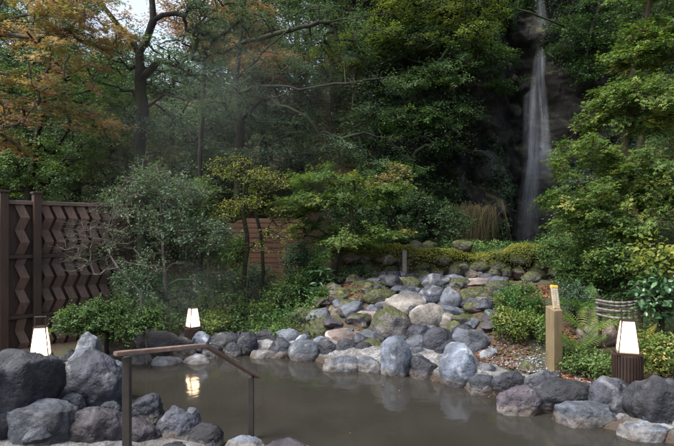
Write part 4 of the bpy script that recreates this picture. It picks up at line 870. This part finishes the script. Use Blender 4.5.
# ------------------------------------------------------------------ zigzag fence
FA = np.array([-4.95, 6.75]); FB = np.array([(128-337)*8.4/FPX, 8.4])
dv = FB-FA; FL = np.linalg.norm(dv); ux = dv/FL; ang = math.atan2(ux[1], ux[0])
fe = empty('wooden_fence', (FA[0], FA[1], 0), 'tall dark brown wooden fence woven in zigzag strips along the left', 'fence', rz=ang)
TOP, MID, BOT = 2.13, 1.38, .55
def fx(px):       # distance along the fence where it crosses photo column px
    k = (px-337)/FPX; return (k*FA[1]-FA[0])/(ux[0]-k*ux[1])
posts = [fx(3), fx(36), FL]
s0 = fx(-40)
bm = bmesh.new(); add_box(bm, ((s0+FL)/2, 0.0, TOP), (FL-s0, .07, .055), None, .008); bm_obj('top_rail', bm, W_RAIL, fe)
for z in (MID, BOT):
    bm = bmesh.new(); add_box(bm, ((s0+FL)/2, -.012, z), (FL-s0, .055, .05), None, .005); bm_obj('rail', bm, W_DARK, fe)
for i, sx_ in enumerate(posts):
    h = TOP+.13 if i < 2 else TOP+.02
    bm = bmesh.new(); add_box(bm, (sx_, -.03, h/2-.1), (.1, .12, h+.2), None, .008)
    if i < 2: add_box(bm, (sx_, -.03, h+.012), (.13, .15, .03), None, .006)
    bm_obj('post', bm, W_DARK, fe)
bm = bmesh.new(); add_box(bm, ((s0+FL)/2, .035, TOP/2-.05), (FL-s0, .02, TOP+.1)); bm_obj('back_board', bm, W_DARK, fe)
# zigzag strips: vertical ribbons folded in and out
def zig(bm, x, z0, z1, wd=.11, amp=.03, per=.34):
    z = z0; k = 0; pts = []
    while z < z1+1e-6: pts.append((x+(amp if k % 2 else -amp), z, -.018-(.05 if k % 2 else 0.0))); z += per/2; k += 1
    pts.append((x, z1, -.03))
    vs = []
    for (a, zz, yy) in pts:
        vs.append([bm.verts.new((a-wd/2, yy+.022, zz)), bm.verts.new((a+wd/2, yy-.004, zz)), bm.verts.new((a+wd/2, yy+.008, zz)), bm.verts.new((a-wd/2, yy+.034, zz))])
    for u, v in zip(vs[:-1], vs[1:]):
        for j in range(4): bm.faces.new((u[j], u[(j+1) % 4], v[(j+1) % 4], v[j]))
    bm.faces.new(vs[0]); bm.faces.new(vs[-1])
for xz in [fx(q) for q in (-28, -13, 21.5, 46, 58, 70, 82, 93.5, 104, 114, 122)]:
    if True:
        bm = bmesh.new(); zig(bm, xz, BOT+.03, MID-.03); zig(bm, xz, MID+.03, TOP-.03); zig(bm, xz, .02, BOT-.03); bm_obj('zigzag_strip', bm, W_MID, fe)

# red board screen in the wood
sc0 = P(228, 222, 10.6); sc1 = P(303, 222, 10.6); zb = gz((sc0[0]+sc1[0])/2, 10.6); zt = sc0[2]
ws = empty('board_screen', (sc0[0], 10.6, zb), 'reddish brown screen of horizontal boards among the shrubs', 'fence')
W = sc1[0]-sc0[0]; H_ = zt-zb; bm = bmesh.new(); z = .03; rr = random.Random(3)
while z < H_:
    add_box(bm, (W/2, rr.uniform(-.006, .006), z+.05), (W, .03, .088), None, .006); z += .1
bm_obj('boards', bm, W_RED, ws)
for x in (0, W/2, W): bm = bmesh.new(); add_box(bm, (x, .05, H_/2), (.08, .07, H_+.1), None, .006); bm_obj('post', bm, W_DARK, ws)

# ------------------------------------------------------------------ handrail
def plain(name, c, rough=.5, metal=0, spec=.5):
    m, nt, out = newmat(name); p = N(nt, 'ShaderNodeBsdfPrincipled', Roughness=rough, Metallic=metal); p.inputs['Specular IOR Level'].default_value = spec
    g = N(nt, 'ShaderNodeTexCoord'); n = N(nt, 'ShaderNodeTexNoise', Scale=9., Detail=8., Roughness=.7); nt.links.new(g.outputs['Object'], n.inputs[0])
    cr = ramp(nt, n.outputs[0], [(.3, tuple(v*.7 for v in c)), (.7, tuple(min(1, v*1.25) for v in c))]); nt.links.new(cr.outputs[0], p.inputs[0])
    bp = N(nt, 'ShaderNodeBump', Strength=.15, Distance=.003); nt.links.new(n.outputs[0], bp.inputs['Height']); nt.links.new(bp.outputs[0], p.inputs['Normal'])
    nt.links.new(p.outputs[0], out.inputs[0]); return m
M_POST = plain('rail_post_paint', (.032, .028, .026), .5); M_RAIL = woodmat('rail_timber', (.13, .085, .065), (.24, .17, .14), (12, 2, 12), .45)
a = P(127, 357, 3.3); b = P(251, 377, 4.42)
hr = empty('handrail', (a[0], a[1], 0), 'handrail with a brown timber top on two dark posts at the pool steps', 'handrail')
bm = bmesh.new(); add_box(bm, (0, 0, (a[2]-.15)/2), (.046, .046, a[2]+.15), None, .004); bm_obj('post', bm, M_POST, hr)
bm = bmesh.new(); add_box(bm, (b[0]-a[0], b[1]-a[1], (b[2]-.6)/2), (.046, .046, b[2]+.6), None, .004); bm_obj('post', bm, M_POST, hr)
p0 = P(115, 354, 3.22)-np.array([a[0], a[1], 0]); p1 = P(205, 345.5, 3.68)-np.array([a[0], a[1], 0]); p2 = P(258, 377, 4.5)-np.array([a[0], a[1], 0])
bm = bmesh.new()
def slab(p, q, wd, th):
    p = Vector(p); q = Vector(q); d = (q-p).normalized(); s = Vector((d.y, -d.x, 0)).normalized()*wd/2; u = s.cross(d).normalized()*th/2
    return [[p-s-u, p+s-u, p+s+u, p-s+u], [q-s-u, q+s-u, q+s+u, q-s+u]]
r1 = slab(p0, p1, .055, .026); r2 = slab(p1, p2, .055, .026)
mid = [(u+v)/2 for u, v in zip(r1[1], r2[0])]; rings = [r1[0], mid, r2[1]]
vs = [[bm.verts.new(v) for v in r] for r in rings]
for u, v in zip(vs[:-1], vs[1:]):
    for j in range(4): bm.faces.new((u[j], u[(j+1) % 4], v[(j+1) % 4], v[j]))
bm.faces.new(vs[0]); bm.faces.new(vs[-1]); bmesh.ops.bevel(bm, geom=list(bm.edges), offset=.004, segments=2, affect='EDGES')
bm_obj('rail', bm, M_RAIL, hr)

# ------------------------------------------------------------------ lanterns
em, nt, out = newmat('lantern_shade'); L = nt.links.new
tc = N(nt, 'ShaderNodeTexCoord'); e = N(nt, 'ShaderNodeEmission'); e.inputs[0].default_value = (1, .74, .46, 1); e.inputs[1].default_value = 2.6
sz_ = N(nt, 'ShaderNodeSeparateXYZ'); L(tc.outputs['Generated'], sz_.inputs[0]); rz_ = ramp(nt, sz_.outputs['Z'], [(0, (.28,)*3), (.35, (1,)*3), (.6, (.9,)*3), (1, (.22,)*3)]); mz_ = N(nt, 'ShaderNodeMath', operation='MULTIPLY'); L(rz_.outputs[0], mz_.inputs[0]); mz_.inputs[1].default_value = 3.4; L(mz_.outputs[0], e.inputs[1])
L(e.outputs[0], out.inputs[0])
M_FR = plain('lantern_frame', (.03, .017, .013), .5)
def frustum(bm, z0, z1, w0, w1):
    vs = [bm.verts.new((sx*w/2, sy*w/2, z)) for z, w in ((z0, w0), (z1, w1)) for sx, sy in ((-1, -1), (1, -1), (1, 1), (-1, 1))]
    for j in range(4): bm.faces.new((vs[j], vs[(j+1) % 4], vs[4+(j+1) % 4], vs[4+j]))
    bm.faces.new(vs[3::-1]); bm.faces.new(vs[4:])
def lantern(px, py, yy, rz, label, s=1., gh=None):
    """px,py: centre bottom of the shade"""
    c = P(px, py, yy); g = gz(c[0], c[1])-.02 if gh is None else gh; hb = c[2]-g
    root = empty('garden_lantern', (c[0], c[1], g), label, 'lantern', 'lit garden lanterns round the pool', rz)
    bm = bmesh.new(); bmesh.ops.create_cone(bm, cap_ends=True, segments=32, radius1=.125*s, radius2=.125*s, depth=hb-.03, matrix=Matrix.Translation((0, 0, (hb-.03)/2)))
    bm_obj('base', bm, M_FR, root, smooth=False)
    base = root.children[-1]
    bm = bmesh.new()
    for k in range(30):
        a_ = k/30*2*PI; add_box(bm, (math.cos(a_)*.13*s, math.sin(a_)*.13*s, (hb-.03)/2), (.012, .016*s, hb-.035), Matrix.Rotation(a_, 3, 'Z'))
    sl_ = bm_obj('slats', bm, M_FR, base)
    bm = bmesh.new(); frustum(bm, hb, hb+.29*s, .17*s, .105*s); bm_obj('shade', bm, em, root)
    bm = bmesh.new()
    for sx in (-1, 1):
        for sy in (-1, 1): add_rod(bm, (sx*.089*s, sy*.089*s, hb-.005), (sx*.056*s, sy*.056*s, hb+.295*s), .0075, 4)
    add_box(bm, (0, 0, hb-.017), (.21*s, .21*s, .026), None, .003); add_box(bm, (0, 0, hb+.297*s), (.125*s, .125*s, .012), None, .002)
    bm_obj('frame', bm, M_FR, root)
    bm = bmesh.new(); zt_ = hb+.30*s
    add_rod(bm, (-.05*s, 0, zt_), (-.05*s, 0, zt_+.10*s), .007, 6); add_rod(bm, (.05*s, 0, zt_), (.05*s, 0, zt_+.10*s), .007, 6); add_rod(bm, (-.057*s, 0, zt_+.10*s), (.057*s, 0, zt_+.10*s), .008, 6)
    bm_obj('handle', bm, M_FR, root)
    return root
lantern(627.5, 351, 5.1, R(-19), 'lit lantern on a ribbed dark base behind the pool stones at right', 1., .15)
lantern(40.5, 355, 5.75, R(19), 'lit lantern half hidden behind the huge black boulder by the fence', 1.03, -.02)
lantern(193, 326, 7.65, R(42), 'lit lantern seen small among the shrubs at the far side', .88, .1)

# ------------------------------------------------------------------ sign post
c = P(554, 368, 5.9); zt = P(554, 308, 5.9)[2]; sg = empty('sign_post', (c[0], c[1], c[2]-.03), 'square tan wooden post with a small tilted lettered plate on top', 'sign', rz=R(24))
hh_ = zt-c[2]+.03; bm = bmesh.new(); add_box(bm, (0, 0, hh_/2), (.125, .125, hh_), None, .006)
for v in bm.verts:
    if v.co.z > hh_*.6: v.co.z += v.co.y*.35
bm_obj('post', bm, W_TAN, sg)
tilt = Matrix.Rotation(R(-16), 3, 'X') @ Matrix.Rotation(R(7), 3, 'Y')
M_PL = plain('plate_buff', (.33, .27, .17), .4); M_YE = plain('plate_yellow_edge', (.75, .42, .05), .4); M_WH = plain('plate_white_letters', (.78, .78, .76), .5)
pb = bm_obj('plate', (lambda bm: (add_box(bm, (0, 0, .09), (.088, .026, .24), None, .004), bm)[1])(bmesh.new()), M_PL, sg, loc=(.03, -.005, hh_+.02)); pb.rotation_euler = tilt.to_euler()
bm = bmesh.new(); add_box(bm, (0, 0, .2225), (.091, .030, .028), None, .003); bm_obj('top_edge', bm, M_YE, pb)
bm = bmesh.new(); rr = random.Random(9)
for cx2, n_ in ((-.02, 7), (.016, 9)):
    z = .185
    for k in range(n_):
        add_box(bm, (cx2+rr.uniform(-.003, .003), -.0165, z), (.022, .002, .004)); add_box(bm, (cx2+rr.uniform(-.006, .006), -.0165, z-.005), (.004, .002, .011))
        z -= .021
bm_obj('lettering', bm, M_WH, pb)

# ------------------------------------------------------------------ bent rails behind the right lantern
br = empty('bent_rails', tuple(P(622, 330, 6.2)), 'low barrier of thin grey bent poles behind the right lantern', 'rail barrier')
o = np.array(br.location)
for i, (y0, y1, dz) in enumerate([(300, 300, 3), (303, 302, 4), (308, 309, 3), (311, 307, 3), (314, 315, 4)]):
    bm = bmesh.new(); pts = []
    for t in np.linspace(0, 1, 9):
        px = 596+t*50; py = y0+(y1-y0)*t+dz*math.sin(PI*t)*1.; pts.append(P(px, py, 6.2+.2*math.sin(PI*t)*-1+.05*(i % 2))-o)
    for u, v in zip(pts[:-1], pts[1:]): add_rod(bm, u, v, .0155, 8)
    bm_obj('pole', bm, W_GREY, br, smooth=True)
for px in (600, 641):
    bm = bmesh.new(); add_rod(bm, P(px, 296, 6.26)-o, P(px, 345, 6.26)-o, .022, 8); bm_obj('stake', bm, W_DARK, br)

# ------------------------------------------------------------------ haze over the hot spring valley
HZ = 0
if HZ:
    m, nt, out = newmat('haze'); pv = nt.nodes.new('ShaderNodeVolumePrincipled'); pv.inputs['Color'].default_value = (.86, .91, 1, 1); pv.inputs['Density'].default_value = HZ; pv.inputs['Anisotropy'].default_value = .2
    nt.links.new(pv.outputs[0], out.inputs['Volume'])
    bm = bmesh.new(); add_box(bm, (0, 15, 9), (260, 250, 24)); bm_obj('haze', bm, m, kind='stuff', label='thin cool haze in the valley')

# drifting steam of the hot spring between the trees
m, nt, out = newmat('steam'); L = nt.links.new
tc = N(nt, 'ShaderNodeTexCoord'); ln = N(nt, 'ShaderNodeVectorMath', operation='LENGTH'); L(tc.outputs['Object'], ln.inputs[0])
n = N(nt, 'ShaderNodeTexNoise', Scale=1.6, Detail=3.); L(tc.outputs['Object'], n.inputs[0])
fo = ramp(nt, ln.outputs['Value'], [(.0, (1,)*3), (1., (0, 0, 0))]); fo.color_ramp.interpolation = 'EASE'; nn_ = ramp(nt, n.outputs[0], [(.4, (0, 0, 0)), (.65, (1,)*3)])
mu = N(nt, 'ShaderNodeMath', operation='MULTIPLY'); L(fo.outputs[0], mu.inputs[0]); L(nn_.outputs[0], mu.inputs[1]); m2 = N(nt, 'ShaderNodeMath', operation='MULTIPLY'); L(mu.outputs[0], m2.inputs[0]); m2.inputs[1].default_value = .045
pv = nt.nodes.new('ShaderNodeVolumePrincipled'); pv.inputs['Color'].default_value = (.93, .96, 1, 1); L(m2.outputs[0], pv.inputs['Density']); pv.inputs['Anisotropy'].default_value = .1; L(pv.outputs[0], out.inputs['Volume'])
V, F = ico(3)
for c, r, lab in ((P(205, 110, 8.9), (3.3, 1.3, 2.6), 'steam drifting up through the trees at upper left'), (np.array([-2.2, 7.2, .75]), (1.7, 1.0, .9), 'steam rising off the water in front of the far lantern')):
    me = mesh_np('steam', V, F, m); o = link('steam', me, None, c, kind='stuff', label=lab); o.scale = r
